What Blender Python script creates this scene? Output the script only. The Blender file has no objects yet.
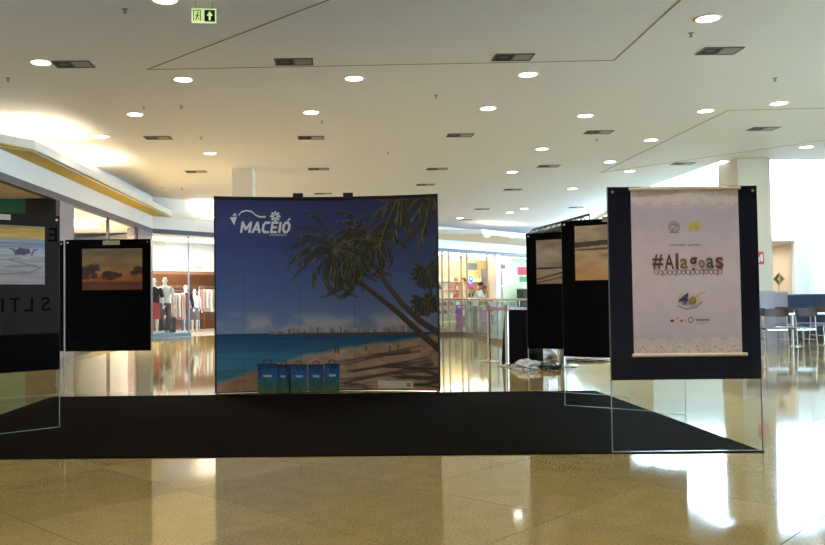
import bpy, bmesh, math, random
import numpy as np
from mathutils import Vector, Matrix, noise

S = bpy.context.scene
COL = S.collection
random.seed(7)
R = math.radians
FPX, PPX, PPY = 828.0, 338.0, 272.5          # focal length and principal point in photo pixels
EYE = Vector((0, 0, 1.2))
PITCH, ROLL = math.atan(25.3 / FPX), 0.011

# ------------------------------------------------------------------ camera
r0 = Vector((1, 0, 0)); fw = Vector((0, math.cos(PITCH), math.sin(PITCH))); up0 = Vector((0, -math.sin(PITCH), math.cos(PITCH)))
cr = r0 * math.cos(ROLL) - up0 * math.sin(ROLL)
cu = up0 * math.cos(ROLL) + r0 * math.sin(ROLL)
cam = bpy.data.cameras.new('camera'); camo = bpy.data.objects.new('camera', cam); COL.objects.link(camo)
M3 = Matrix((cr, cu, -fw)).transposed()
camo.matrix_world = Matrix.Translation(EYE) @ M3.to_4x4()
cam.sensor_width = 36; cam.lens = 36 * FPX / 825
cam.shift_x = (412.5 - PPX) / 825
cam.clip_end = 300
S.camera = camo

# ------------------------------------------------------------------ world, exposure
SKY = 19.0
w = bpy.data.worlds.new('sky'); S.world = w; w.use_nodes = True
bg = w.node_tree.nodes['Background']
bg.inputs['Color'].default_value = (0.52, 0.74, 1.0, 1); bg.inputs['Strength'].default_value = SKY
S.view_settings.view_transform = 'Standard'; S.view_settings.look = 'None'
S.view_settings.gamma = 1; S.view_settings.use_curve_mapping = False
S.view_settings.exposure = 0.52
cy = S.cycles
cy.use_denoising = True
cy.max_bounces = 10; cy.diffuse_bounces = 5; cy.glossy_bounces = 5; cy.transparent_max_bounces = 24
cy.sample_clamp_indirect = 6.0
cy.caustics_reflective = True; cy.blur_glossy = 1.5; cy.caustics_refractive = False

def ray(px, py):
    return fw + cr * ((px - PPX) / FPX) + cu * (-(py - PPY) / FPX)
def PZ(px, py, z=0.0):
    d = ray(px, py); return EYE + d * ((z - EYE.z) / d.z)
def PD(px, py, y):
    d = ray(px, py); return EYE + d * (y / d.y)
def PXw(px, py, x):
    d = ray(px, py); return EYE + d * (x / d.x)

# ------------------------------------------------------------------ materials
MATS = {}
def mat(name, col=(.8, .8, .8), rough=.5, metal=0, spec=.5, var=.04, nscale=8, emit=None, estr=0, bump=0, coat=0):
    if name in MATS: return MATS[name]
    m = bpy.data.materials.new(name); m.use_nodes = True; MATS[name] = m
    nt = m.node_tree; b = nt.nodes['Principled BSDF']
    b.inputs['Roughness'].default_value = rough; b.inputs['Metallic'].default_value = metal
    b.inputs['Specular IOR Level'].default_value = spec
    if coat: b.inputs['Coat Weight'].default_value = coat; b.inputs['Coat Roughness'].default_value = .05
    tc = nt.nodes.new('ShaderNodeTexCoord'); n = nt.nodes.new('ShaderNodeTexNoise')
    n.inputs['Scale'].default_value = nscale; n.inputs['Detail'].default_value = 4
    nt.links.new(tc.outputs['Object'], n.inputs['Vector'])
    mx = nt.nodes.new('ShaderNodeMix'); mx.data_type = 'RGBA'
    nt.links.new(n.outputs['Fac'], mx.inputs[0])
    mx.inputs[6].default_value = tuple(max(0, c * (1 - var)) for c in col) + (1,)
    mx.inputs[7].default_value = tuple(min(1, c * (1 + var)) for c in col) + (1,)
    nt.links.new(mx.outputs[2], b.inputs['Base Color'])
    if emit:
        b.inputs['Emission Color'].default_value = tuple(emit) + (1,); b.inputs['Emission Strength'].default_value = estr
    if bump:
        bp = nt.nodes.new('ShaderNodeBump'); bp.inputs['Strength'].default_value = bump; bp.inputs['Distance'].default_value = .01
        nt.links.new(n.outputs['Fac'], bp.inputs['Height']); nt.links.new(bp.outputs['Normal'], b.inputs['Normal'])
    return m
def s2l(c):
    return tuple((x / 12.92 if x <= .04045 else ((x + .055) / 1.055) ** 2.4) for x in c)
def hx(r, g, b): return s2l((r / 255, g / 255, b / 255))

def glass_mat(name, tint=(1, 1, 1), ior=1.45, rough=0.0):
    m = bpy.data.materials.new(name); m.use_nodes = True; MATS[name] = m
    nt = m.node_tree; nt.nodes.clear()
    o = nt.nodes.new('ShaderNodeOutputMaterial'); mx = nt.nodes.new('ShaderNodeMixShader')
    t = nt.nodes.new('ShaderNodeBsdfTransparent'); g = nt.nodes.new('ShaderNodeBsdfGlossy'); f = nt.nodes.new('ShaderNodeFresnel')
    t.inputs['Color'].default_value = tuple(tint) + (1,); g.inputs['Roughness'].default_value = rough
    f.inputs['IOR'].default_value = ior
    ge = nt.nodes.new('ShaderNodeNewGeometry'); sb = nt.nodes.new('ShaderNodeMath'); sb.operation = 'SUBTRACT'; sb.inputs[0].default_value = 1
    ml = nt.nodes.new('ShaderNodeMath'); ml.operation = 'MULTIPLY'       # only the outer faces reflect (no total internal reflection in the thin sheet)
    nt.links.new(ge.outputs['Backfacing'], sb.inputs[1]); nt.links.new(sb.outputs[0], ml.inputs[1]); nt.links.new(f.outputs[0], ml.inputs[0])
    nt.links.new(ml.outputs[0], mx.inputs[0]); nt.links.new(t.outputs[0], mx.inputs[1]); nt.links.new(g.outputs[0], mx.inputs[2])
    nt.links.new(mx.outputs[0], o.inputs[0]); return m
def print_mat(name, rough=.45, coat=0, spec=.5):
    m = bpy.data.materials.new(name); m.use_nodes = True; MATS[name] = m
    nt = m.node_tree; b = nt.nodes['Principled BSDF']; a = nt.nodes.new('ShaderNodeVertexColor'); a.layer_name = 'Col'
    nt.links.new(a.outputs['Color'], b.inputs['Base Color']); b.inputs['Roughness'].default_value = rough
    b.inputs['Specular IOR Level'].default_value = spec
    if coat: b.inputs['Coat Weight'].default_value = coat
    return m
def granite(name):
    m = bpy.data.materials.new(name); m.use_nodes = True; MATS[name] = m
    nt = m.node_tree; b = nt.nodes['Principled BSDF']
    geo = nt.nodes.new('ShaderNodeNewGeometry')
    n1 = nt.nodes.new('ShaderNodeTexNoise'); n1.inputs['Scale'].default_value = 70; n1.inputs['Detail'].default_value = 5; n1.inputs['Roughness'].default_value = .75
    n2 = nt.nodes.new('ShaderNodeTexNoise'); n2.inputs['Scale'].default_value = 6; n2.inputs['Detail'].default_value = 5
    for n in (n1, n2): nt.links.new(geo.outputs['Position'], n.inputs['Vector'])
    cr1 = nt.nodes.new('ShaderNodeValToRGB'); e = cr1.color_ramp.elements
    e[0].position = .3; e[0].color = (.19, .14, .048, 1); e[1].position = .7; e[1].color = (.52, .42, .19, 1)
    x = cr1.color_ramp.elements.new(.5); x.color = (.36, .28, .11, 1)
    nt.links.new(n1.outputs['Fac'], cr1.inputs[0])
    cr2 = nt.nodes.new('ShaderNodeValToRGB'); e = cr2.color_ramp.elements
    e[0].position = .35; e[0].color = (.90, .89, .86, 1); e[1].position = .65; e[1].color = (1, 1, 1, 1)
    nt.links.new(n2.outputs['Fac'], cr2.inputs[0])
    oi = nt.nodes.new('ShaderNodeObjectInfo'); mr = nt.nodes.new('ShaderNodeMapRange')
    mr.inputs[3].default_value = .86; mr.inputs[4].default_value = 1.06
    nt.links.new(oi.outputs['Random'], mr.inputs[0])
    mx = nt.nodes.new('ShaderNodeMix'); mx.data_type = 'RGBA'; mx.blend_type = 'MULTIPLY'; mx.inputs[0].default_value = 1
    nt.links.new(cr1.outputs[0], mx.inputs[6]); nt.links.new(cr2.outputs[0], mx.inputs[7])
    mx2 = nt.nodes.new('ShaderNodeMix'); mx2.data_type = 'RGBA'; mx2.blend_type = 'MULTIPLY'; mx2.inputs[0].default_value = 1
    nt.links.new(mx.outputs[2], mx2.inputs[6]); nt.links.new(mr.outputs[0], mx2.inputs[7])
    nt.links.new(mx2.outputs[2], b.inputs['Base Color'])
    b.inputs['Roughness'].default_value = .06; b.inputs['IOR'].default_value = 1.55
    return m

GRAN = granite('polished_granite')
GLASS = glass_mat('clear_glass', (.985, 1, .99))
GTINT = glass_mat('balustrade_glass', (.74, .86, .90), 1.7)
WINGL = glass_mat('window_glass', (.97, 1, 1), 1.2)
PRINT = print_mat('photo_print', .35)
BPRINT = print_mat('banner_print', .34, spec=.5)
PAPER = print_mat('poster_print', .6, spec=.3)
CEIL = mat('ceiling_paint', (.80, .785, .80), .85, var=.015, nscale=2)
GROOVE = mat('ceiling_groove', (.30, .26, .20), .9)
WHITE = mat('white_paint', (.80, .79, .76), .7, var=.02, nscale=3)
WWHITE = mat('column_paint', (.74, .68, .56), .6, var=.02, nscale=3)
YEL = mat('ochre_paint', (.50, .36, .055), .7, var=.08, nscale=5)
DARK = mat('dark_metal', hx(58, 52, 58), .45, var=.05)
BLACK = mat('black_board', (.003, .003, .0035), .22, var=.1, spec=.05)
NAVY = mat('navy_board', (.008, .010, .022), .22, var=.1, spec=.4)
BLK = mat('black_plastic', (.008, .008, .008), .4)
CARP = mat('black_carpet', (.006, .0047, .003), .95, spec=.02, var=.35, nscale=160, bump=.5)
CHROME = mat('brushed_steel', (.62, .60, .57), .25, metal=1, nscale=30)
GREYM = mat('grey_metal', (.35, .35, .35), .4, metal=.6)
CREAM = mat('cream_rod', (.80, .74, .62), .5)
WPRT = mat('white_print', (.78, .78, .76), .5)

# ------------------------------------------------------------------ mesh builder
class MB:
    def __init__(s): s.v = []; s.f = []
    def add(s, vs, fs):
        o = len(s.v); s.v += [tuple(v) for v in vs]; s.f += [tuple(i + o for i in f) for f in fs]; return s
    def box(s, a, b):
        x0, y0, z0 = a; x1, y1, z1 = b
        return s.add([(x0,y0,z0),(x1,y0,z0),(x1,y1,z0),(x0,y1,z0),(x0,y0,z1),(x1,y0,z1),(x1,y1,z1),(x0,y1,z1)],
                     [(0,3,2,1),(4,5,6,7),(0,1,5,4),(1,2,6,5),(2,3,7,6),(3,0,4,7)])
    def bbox(s, a, b, c=.01):
        # box with chamfered edges
        bm = bmesh.new(); bmesh.ops.create_cube(bm, size=1)
        for v in bm.verts:
            v.co = Vector([(a[i] + b[i]) / 2 + v.co[i] * (b[i] - a[i]) for i in range(3)])
        bmesh.ops.bevel(bm, geom=list(bm.edges), offset=c, segments=2, affect='EDGES', profile=.6)
        bm.verts.index_update()
        s.add([v.co.copy() for v in bm.verts], [[v.index for v in f.verts] for f in bm.faces]); bm.free(); return s
    def prism(s, poly, z0, z1):
        n = len(poly)
        return s.add([(p[0], p[1], z0) for p in poly] + [(p[0], p[1], z1) for p in poly],
                     [tuple(reversed(range(n))), tuple(range(n, 2*n))] + [(i, (i+1) % n, n+(i+1) % n, n+i) for i in range(n)])
    def tube(s, pts, r, n=8, cap=True, flat=1.0):
        pts = [Vector(p) for p in pts]; rings = []
        for i, p in enumerate(pts):
            d = (pts[min(i+1, len(pts)-1)] - pts[max(i-1, 0)]).normalized()
            a = Vector((0, 0, 1)) if abs(d.z) < .9 else Vector((1, 0, 0))
            u = d.cross(a).normalized(); v = d.cross(u)
            rr = r[i] if isinstance(r, (list, tuple)) else r
            rings.append([p + (u * math.cos(t) + v * math.sin(t) * flat) * rr for t in [2*math.pi*k/n for k in range(n)]])
        return s.loft(rings, cap)
    def loft(s, rings, cap=True):
        n = len(rings[0]); vs = [q for rg in rings for q in rg]; fs = []
        for i in range(len(rings)-1):
            for k in range(n):
                fs.append((i*n+k, i*n+(k+1) % n, (i+1)*n+(k+1) % n, (i+1)*n+k))
        if cap: fs += [tuple(reversed(range(n))), tuple(range((len(rings)-1)*n, len(rings)*n))]
        return s.add(vs, fs)
    def lathe(s, prof, c=(0, 0, 0), n=24, cap=True):
        return s.loft([[(c[0]+r*math.cos(2*math.pi*k/n), c[1]+r*math.sin(2*math.pi*k/n), c[2]+z) for k in range(n)] for r, z in prof], cap)
    def xf(s, M):
        s.v = [tuple(M @ Vector(v)) for v in s.v]; return s
    def mesh(s, name):
        me = bpy.data.meshes.new(name); me.from_pydata(s.v, [], s.f); me.update()
        bm = bmesh.new(); bm.from_mesh(me); bmesh.ops.recalc_face_normals(bm, faces=bm.faces); bm.to_mesh(me); bm.free()
        return me
    def build(s, name, m, parent=None, smooth=False, world=False):
        me = s.mesh(name); return link(name, me, m, parent, smooth, world)
WM = {}
def link(name, me, m, parent=None, smooth=False, world=False):
    if world and parent is not None:
        me.transform(WM[parent.name].inverted())
    me.materials.clear(); me.materials.append(m)
    if smooth:
        for p in me.polygons: p.use_smooth = True
        try: me.set_sharp_from_angle(angle=R(40))
        except Exception: pass
    o = bpy.data.objects.new(name, me); COL.objects.link(o)
    if parent is not None: o.parent = parent; WM[o.name] = WM[parent.name].copy()
    else: WM[o.name] = Matrix()
    return o
def tag(o, label=None, cat=None, group=None, kind=None):
    if label: o['label'] = label
    if cat: o['category'] = cat
    if group: o['group'] = group
    if kind: o['kind'] = kind
    return o
def thing(name, label, cat, loc=(0, 0, 0), rz=0, group=None, kind=None):
    o = bpy.data.objects.new(name, None); COL.objects.link(o); o.empty_display_size = .05
    o.location = loc; o.rotation_euler = (0, 0, rz)
    WM[o.name] = Matrix.Translation(Vector(loc)) @ Matrix.Rotation(rz, 4, 'Z')
    return tag(o, label, cat, group, kind)
def struct(name, mb, m, label, cat, parent=None):
    o = mb.build(name, m, parent)
    if parent is None: tag(o, label, cat, kind='structure')
    return o
def text_mesh(body, size=1, shear=0, offset=0, align='CENTER', res=3):
    c = bpy.data.curves.new('lettering', 'FONT'); c.body = body; c.size = size; c.shear = shear; c.offset = offset
    c.align_x = align; c.align_y = 'CENTER'; c.resolution_u = res
    o = bpy.data.objects.new('lettering', c); COL.objects.link(o)
    dg = bpy.context.evaluated_depsgraph_get(); me = bpy.data.meshes.new_from_object(o.evaluated_get(dg))
    bpy.data.objects.remove(o); bpy.data.curves.remove(c)
    return me
def fit_text(me, w, h):
    # scale a text mesh to w x h, centred
    co = np.array([v.co[:] for v in me.vertices]); mn = co.min(0); mx = co.max(0)
    c = (mn + mx) / 2; sc = (w / (mx[0]-mn[0]), h / (mx[1]-mn[1]))
    for v in me.vertices: v.co = ((v.co.x - c[0]) * sc[0], (v.co.y - c[1]) * sc[1], 0)
    return me
def arealight(name, parent, loc, size, power, color, direction=(0, 0, -1), spread=180):
    L = bpy.data.lights.new(name, 'AREA'); L.shape = 'RECTANGLE'; L.size, L.size_y = size; L.energy = power; L.color = color; L.spread = R(spread)
    o = bpy.data.objects.new(name, L); COL.objects.link(o)
    q = Vector(direction).to_track_quat('-Z', 'Y')
    o.parent = parent
    o.matrix_basis = Matrix.Translation(Vector(loc)) @ q.to_matrix().to_4x4()
    return o

# ------------------------------------------------------------------ painter for flat prints (colour attribute on a fine grid)
class Canvas:
    def __init__(s, w, h, x0, y0, x1, y1):
        s.w, s.h = w, h
        s.X, s.Y = np.meshgrid(np.linspace(x0, x1, w), np.linspace(y0, y1, h))
        s.c = np.zeros((h, w, 3))
        rng = np.random.RandomState(3); s.rng = rng
    def fill(s, mask, col, a=1.0):
        m = (mask * a)[..., None]; s.c = s.c * (1 - m) + np.array(col) / 255. * m
    def grad(s, stops):
        ys = [p[0] for p in stops]
        for k in range(3): s.c[..., k] = np.interp(s.Y, ys, [p[1][k] / 255. for p in stops])
    def noise(s, sx, sy, seed=0, octv=3):
        out = np.zeros_like(s.X); amp = 1; tot = 0
        for o in range(octv):
            rng = np.random.RandomState(seed + o); g = rng.rand(64, 64)
            u = (s.X / sx * 2**o) % 63; v = (s.Y / sy * 2**o) % 63
            i = u.astype(int); j = v.astype(int); fu = u - i; fv = v - j; fu = fu*fu*(3-2*fu); fv = fv*fv*(3-2*fv)
            n = (g[j, i]*(1-fu) + g[j, (i+1) % 64]*fu)*(1-fv) + (g[(j+1) % 64, i]*(1-fu) + g[(j+1) % 64, (i+1) % 64]*fu)*fv
            out += n*amp; tot += amp; amp *= .5
        return out / tot
    def poly(s, pts, col, a=1.0):
        m = np.zeros(s.X.shape, bool); n = len(pts)
        for i in range(n):
            (x1, y1), (x2, y2) = pts[i], pts[(i+1) % n]
            if y1 == y2: continue
            cnd = ((y1 > s.Y) != (y2 > s.Y)) & (s.X < (x2-x1)*(s.Y-y1)/(y2-y1)+x1)
            m ^= cnd
        s.fill(m.astype(float), col, a)
    def line(s, pts, wd, col, a=1.0):
        px = abs(s.X[0, 1]-s.X[0, 0])
        for (x1, y1), (x2, y2) in zip(pts[:-1], pts[1:]):
            w1 = wd
            xa, xb = min(x1, x2)-w1-px, max(x1, x2)+w1+px; ya, yb = min(y1, y2)-w1-px, max(y1, y2)+w1+px
            ix = np.where((s.X[0] >= xa) & (s.X[0] <= xb))[0]; iy = np.where((s.Y[:, 0] >= ya) & (s.Y[:, 0] <= yb))[0]
            if len(ix) == 0 or len(iy) == 0: continue
            sl = (slice(iy[0], iy[-1]+1), slice(ix[0], ix[-1]+1))
            X, Y = s.X[sl], s.Y[sl]; L2 = (x2-x1)**2+(y2-y1)**2+1e-9
            t = np.clip(((X-x1)*(x2-x1)+(Y-y1)*(y2-y1))/L2, 0, 1)
            d = np.hypot(X-x1-t*(x2-x1), Y-y1-t*(y2-y1))
            m = np.clip((w1/2-d)/px+.5, 0, 1)[..., None]*a
            s.c[sl] = s.c[sl]*(1-m)+np.array(col)/255.*m
    def ell(s, cx, cy, rx, ry, col, a=1.0, soft=.15):
        d = np.hypot((s.X-cx)/rx, (s.Y-cy)/ry); s.fill(np.clip((1-d)/soft, 0, 1), col, a)
    def ring(s, cx, cy, r, wd, col, a=1.0, asp=1.0):
        s.line([(cx+r*math.cos(t)*asp, cy+r*math.sin(t)) for t in np.linspace(0, 2*math.pi, 14)], wd, col, a)
def print_mesh(name, cv, fn, m, parent, gain=1.0):
    # grid of quads, one per canvas sample; fn(u, v) -> local point, u to the right, v downward
    h, wd = cv.h, cv.w
    uu, vv = np.meshgrid(np.linspace(0, 1, wd), np.linspace(0, 1, h))
    P = fn(uu.ravel(), vv.ravel())
    idx = np.arange(h*wd).reshape(h, wd)
    a = idx[:-1, :-1].ravel(); b = idx[1:, :-1].ravel(); c = idx[1:, 1:].ravel(); d = idx[:-1, 1:].ravel()
    F = np.stack([a, b, c, d], 1)
    me = bpy.data.meshes.new(name); me.vertices.add(len(P)); me.vertices.foreach_set('co', P.astype(np.float32).ravel())
    me.loops.add(F.size); me.loops.foreach_set('vertex_index', F.ravel().astype(np.int32))
    me.polygons.add(len(F)); me.polygons.foreach_set('loop_start', (np.arange(len(F))*4).astype(np.int32)); 
    me.update(calc_edges=True)
    at = me.color_attributes.new('Col', 'FLOAT_COLOR', 'POINT')
    s = np.clip(cv.c.reshape(-1, 3), 0, 1); lin = np.where(s <= .04045, s/12.92, ((s+.055)/1.055)**2.4)*gain
    at.data.foreach_set('color', np.concatenate([np.clip(lin, 0, 1), np.ones((len(lin), 1))], 1).astype(np.float32).ravel())
    return link(name, me, m, parent, smooth=True)

# =================================================================== THE SETTING
CZ = 4.4                                     # ceiling height
XL = -5.73                                   # left shop line
C0 = Vector((XL, 25.6, 0)); DE = Vector((.656, .755, 0)).normalized(); DN = Vector((-DE.y, DE.x, 0))   # diagonal shop line, DN points into the shops
DM = Matrix(((DE.x, DN.x, 0, C0.x), (DE.y, DN.y, 0, C0.y), (0, 0, 1, 0), (0, 0, 0, 1)))                 # local (s, t, z) -> world
DROT = math.atan2(DE.y, DE.x)
def DP(s, t, z=0): return DM @ Vector((s, t, z))

fl = MB().box((-16, -7, -.3), (24, 62, -.012))
floor = struct('floor', fl, mat('floor_joint', (.035, .025, .012), .8), 'polished beige granite floor laid in large diagonal tiles', 'floor')
# diagonal granite tiles: joints Y = X + a + k*st and Y = -X + b + k*st
ST = 1.45; A0 = 6.24; B0 = 4.28; hd = ST/2 - .0036
def diamond(h): return MB().add([(0,-h,0),(h,0,0),(0,h,0),(-h,0,0),(0,-h,-.012),(h,0,-.012),(0,h,-.012),(-h,0,-.012)],
                                [(0,1,2,3),(7,6,5,4),(0,4,5,1),(1,5,6,2),(2,6,7,3),(3,7,4,0)])
tmesh = diamond(hd).mesh('tile'); tmesh.materials.append(GRAN)
cand = []
for i in range(-45, 45):
    for j in range(-45, 60):
        # cell centre between joints i,i+1 / j,j+1
        a = A0 + (i+.5)*ST; b = B0 + (j+.5)*ST
        y = (a+b)/2; x = (b-a)/2
        if -14 < x < 22 and -4.5 < y < 45: cand.append((x, y))
def vis(x, y): return y > 1.6 and (-338-60)/FPX*y - .8 < x < (487+60)/FPX*y + .8 and not (-2.6 < x < 2.4 and 7.4 < y < 9.6)
near = sorted([c for c in cand if vis(*c)], key=lambda c: math.hypot(*c))[:290]
ns = set(near)
for c in near:
    o = bpy.data.objects.new('tile', tmesh); COL.objects.link(o); o.location = (c[0], c[1], 0); o.parent = floor
rest = MB()
for c in cand:
    if c not in ns:
        x, y = c; rest.add([(x,y-hd,0),(x+hd,y,0),(x,y+hd,0),(x-hd,y,0)], [(0,1,2,3)])
tag(rest.build('tile_field', GRAN, floor), kind='stuff')
struct('floor_2', MB().box((-15.9, -6.9, -.011), (-13, 61.5, -.001)).box((21, -6.9, -.011), (23.9, 61.5, -.001)).box((-13, 44.5, -.011), (21, 61.5, -.001)), GRAN, 'granite floor strip inside the shops at the far edges', 'floor')

# ceiling, open over the skylit court on the far right
cl = MB()
HX, HY0, HY1 = 9.3, 19.9, 27.0
for a, b in (((-16, -7), (14.2, HY0)), ((-16, HY0), (HX, 62))):
    cl.box((a[0], a[1], CZ), (b[0], b[1], CZ+.2))
cl.prism([(HX, 24.8), (12.7, 46), (12.7, 62), (HX, 62)], CZ, CZ+.2)
ceiling = struct('ceiling', cl, CEIL, 'flat off-white plaster ceiling dotted with downlights', 'ceiling')
def groove(p, q, n):
    p = Vector(p); q = Vector(q); d = (q-p).normalized(); s = Vector((-d.y, d.x)) * .011
    mb = MB().prism([p-s, q-s, q+s, p+s], CZ-.004, CZ+.01)
    struct('ceiling_joint', mb, GROOVE, '', '', ceiling)
g1 = PZ(147, 69.5, CZ).xy; g2 = PZ(614, 60.3, CZ).xy; g3 = PZ(328, 0, CZ).xy; g4 = PZ(680, 0, CZ).xy
groove(g1, g2, 1); groove(g1, g1 + (g3-g1)*2.2, 2); groove(g2, g2+(g4-g2)*2.2, 3)
g5 = PZ(601, 172.5, CZ).xy; g6 = PZ(728, 110.3, CZ).xy; g7 = PZ(825, 108, CZ).xy; g8 = PZ(825, 140, CZ).xy
groove(g5, g6, 4); groove(g6, g6+(g7-g6)*2, 5); groove(g5, g5+(g8-g5)*1.25, 6)
g9 = PZ(0, 15, CZ).xy; groove(g9 + Vector((-1, -1)), g9+Vector((1.2, -1.0)), 7)

# walls round the hall (outside the frame)
struct('wall_back', MB().box((-16, -7.2, 0), (14.2, -7, CZ)), mat('shade_brown', (.26, .21, .17), .7), 'dark brown wall behind the viewer', 'wall')
struct('wall_right', MB().box((14, -7, 0), (14.2, 5, CZ)).box((14, 5, 0), (14.2, 12, .25)).box((14, 12, 0), (14.2, 19.9, CZ)).box((14, 5, 4.2), (14.2, 12, CZ)), WHITE, 'white wall framing the added daylight glazing to the right', 'wall')
struct('window_added', MB().box((14.08, 5, .25), (14.1, 12, 4.2)), WINGL, 'long glazing added out of view on the right to light the ceiling', 'window')  # unseen glazing, added so daylight reaches the ceiling from the right
struct('wall_far', MB().box((-16, 61.8, 0), (12.7, 62, CZ)), WHITE, 'white wall at the far end', 'wall')
def fr(z0, z1, th): return MB().prism([(9.3, 24.8), (12.5, 46), (12.5+th, 46), (9.3+th, 24.8)], z0, z1)
struct('wall_far_right', fr(0, 3.15, .2).add(*(lambda q: (q.v, q.f))(fr(4.3, CZ, .2))).box((12.5, 46, 0), (12.7, 61.8, CZ)), WHITE, 'white wall framing the far right glazing of the hall', 'wall')
struct('window_7', fr(3.15, 4.3, .02), WINGL, 'daylight glazing closing the far right of the hall', 'window')
# left wall: solid up to the open shop, shop bays after
struct('wall_left', MB().box((XL-.2, -7, 0), (XL, 10.5, CZ)), WHITE, 'white wall along the left side of the hall', 'wall')
struct('wall_outer', MB().box((-16, -7, 0), (-15.8, 62, CZ)), WHITE, 'white outer wall of the shops on the left', 'wall')

# ---- left fascia, soffit and light cove
fb, ft = 3.41, 3.8
fas = MB().box((XL-.12, 10.5, fb), (XL, 25.6, CZ))
struct('trim_1', fas, WHITE, 'white fascia band above the left shops', 'fascia')
struct('trim_2', MB().box((XL-.14, 10.5, 3.27), (XL-.005, 25.6, fb)), DARK, 'dark beam under the white fascia of the left shops', 'beam')
# soffit (ochre underside) and cream lip of the cove
lipX = -5.24
lp = [(XL-.6, 12.8), (lipX, 14.3), (lipX, 26.15)]
diag = [DP(s, -.49).xy for s in (-.05, 12.5)] + [DP(14.5, -3.0).xy, DP(27, -3.0).xy]
lipline = [Vector(p) for p in lp] + [Vector(p) for p in diag[1:]]
inner = [Vector((XL-.6, 11.5)), Vector((XL, 12.5)), Vector((XL, 25.6))] + [DP(s, 0).xy for s in (12.5, 14.5, 27)]
struct('trim_3', MB().add([(XL, 13.2, ft), (lipX, 14.3, ft), (lipX, 26.15, ft), (XL, 25.6, ft), (XL, 13.2, ft+.03), (lipX, 14.3, ft+.03), (lipX, 26.15, ft+.03), (XL, 25.6, ft+.03)],
       [(0,1,2,3),(4,7,6,5),(0,4,5,1),(1,5,6,2),(2,6,7,3),(3,7,4,0)]), YEL, 'ochre underside of the light cove on the left', 'soffit')
q = [DP(0, 0), DP(12.5, 0), DP(12.5, -.49), Vector((lipX, 26.15, 0))]
struct('trim_4', MB().prism([p.xy for p in q], ft, ft+.03).prism([p.xy for p in (DP(12.5, -.49), DP(14.5, -3), DP(27, -3), DP(27, 0), DP(12.5, 0))], ft, ft+.03), WHITE, 'white soffit above the diagonal row of far shops', 'soffit')
def strip(pts, th, z0, z1):
    mb = MB()
    for p, q_ in zip(pts[:-1], pts[1:]):
        d = (q_-p).normalized(); n = Vector((-d.y, d.x))*th
        mb.prism([p, q_, q_+n, p+n], z0, z1)
    return mb
struct('trim_5', strip(lipline, .06, ft-.005, 4.0), mat('cove_lip', (.80, .76, .68), .6), 'cream lip hiding the cove lights', 'cove')
# diagonal fascia
fd = MB().box((0, 0, fb), (27, .12, CZ)).xf(DM)
struct('trim_6', fd, WHITE, 'white fascia above the diagonal row of far shops', 'fascia')
struct('trim_7', MB().box((0, .005, 3.27), (27, .14, fb)).xf(DM), DARK, 'dark beam under the fascia of the far shops', 'beam')

# ---- cove tubes
TUBE = mat('tube_light', (1, .95, .85), .5, emit=(1, .88, .66), estr=9)
def cove(p, q_, label, power):
    p = Vector(p); q_ = Vector(q_); d = q_-p; c = (p+q_)/2
    t = thing('cove_light', label, 'light', (c.x, c.y, ft+.03), math.atan2(d.y, d.x), 'tube lights lying in the cove')
    L = d.length
    MB().box((-L/2, -.04, 0), (L/2, .04, .03)).build('batten', WPRT, t)
    MB().tube([(-L/2+.04, 0, .055), (L/2-.04, 0, .055)], .022, 8).build('tube', TUBE, t)
    arealight('tube_glow', t, (0, 0, .09), (L-.1, .06), power, (1, .86, .62), (0, 0, 1))
cx_ = -5.48
cove((cx_, 14.4), (cx_, 16.1), 'cove tube light glowing at the near bend of the left soffit', 32)
cove((cx_, 17.3), (cx_, 19.2), 'second cove tube light along the left soffit beyond the dark gap', 27)
cove(DP(1.6, -.25).xy, DP(3.4, -.25).xy, 'cove tube light just left of the big beach backdrop', 14)
cove(DP(15, -2.7).xy, DP(18, -2.7).xy, 'cove tube light above the far shoe shop', 7)

# ---- open shop at the far left: beige ceiling, green and black end wall
struct('ceiling_2', MB().box((-12, 10.5, 3.3), (XL-.14, 16.9, 3.36)), mat('shop_beige', (.62, .50, .36), .8), 'beige ceiling of the open shop at the left edge', 'ceiling')
struct('wall_shop', MB().box((-12, 16.9, 0), (-6.38, 17.05, 3.3)), mat('green_paint', hx(45, 110, 85), .6), 'green end wall of the open shop at the left edge', 'wall')
struct('wall_partition', MB().box((-6.38, 16.88, 0), (XL-.02, 17.05, 3.3)), mat('black_wall', (.012, .010, .010), .5), 'black end pier of the open shop at the left edge', 'wall')
struct('wall_side', MB().box((-12.1, 10.5, 0), (-12, 25.6, 3.36)), mat('shop_beige2', (.62, .52, .40), .8), 'beige rear wall of the left shops', 'wall')
struct('wall_divider', MB().box((-12, 10.4, 0), (XL, 10.5, CZ)), WHITE, 'white divider wall of the left shops', 'wall')
struct('wall_pier', MB().box((XL-.3, 17.05, 0), (XL, 17.95, 3.27)), mat('lilac_grey', hx(120, 112, 118), .4), 'grey pier beside the open shop', 'wall')
tl = thing('ceiling_panel_light', 'ceiling light panel inside the open shop at the left edge', 'light', (-8.5, 13.5, 3.28))
MB().box((-.6, -.3, 0), (.6, .3, .02)).build('diffuser', mat('panel_glow', (1, 1, 1), .5, emit=(1, .9, .75), estr=3), tl)
arealight('panel_glow', tl, (0, 0, -.02), (1.2, .6), 60, (1, .86, .68))
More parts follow.
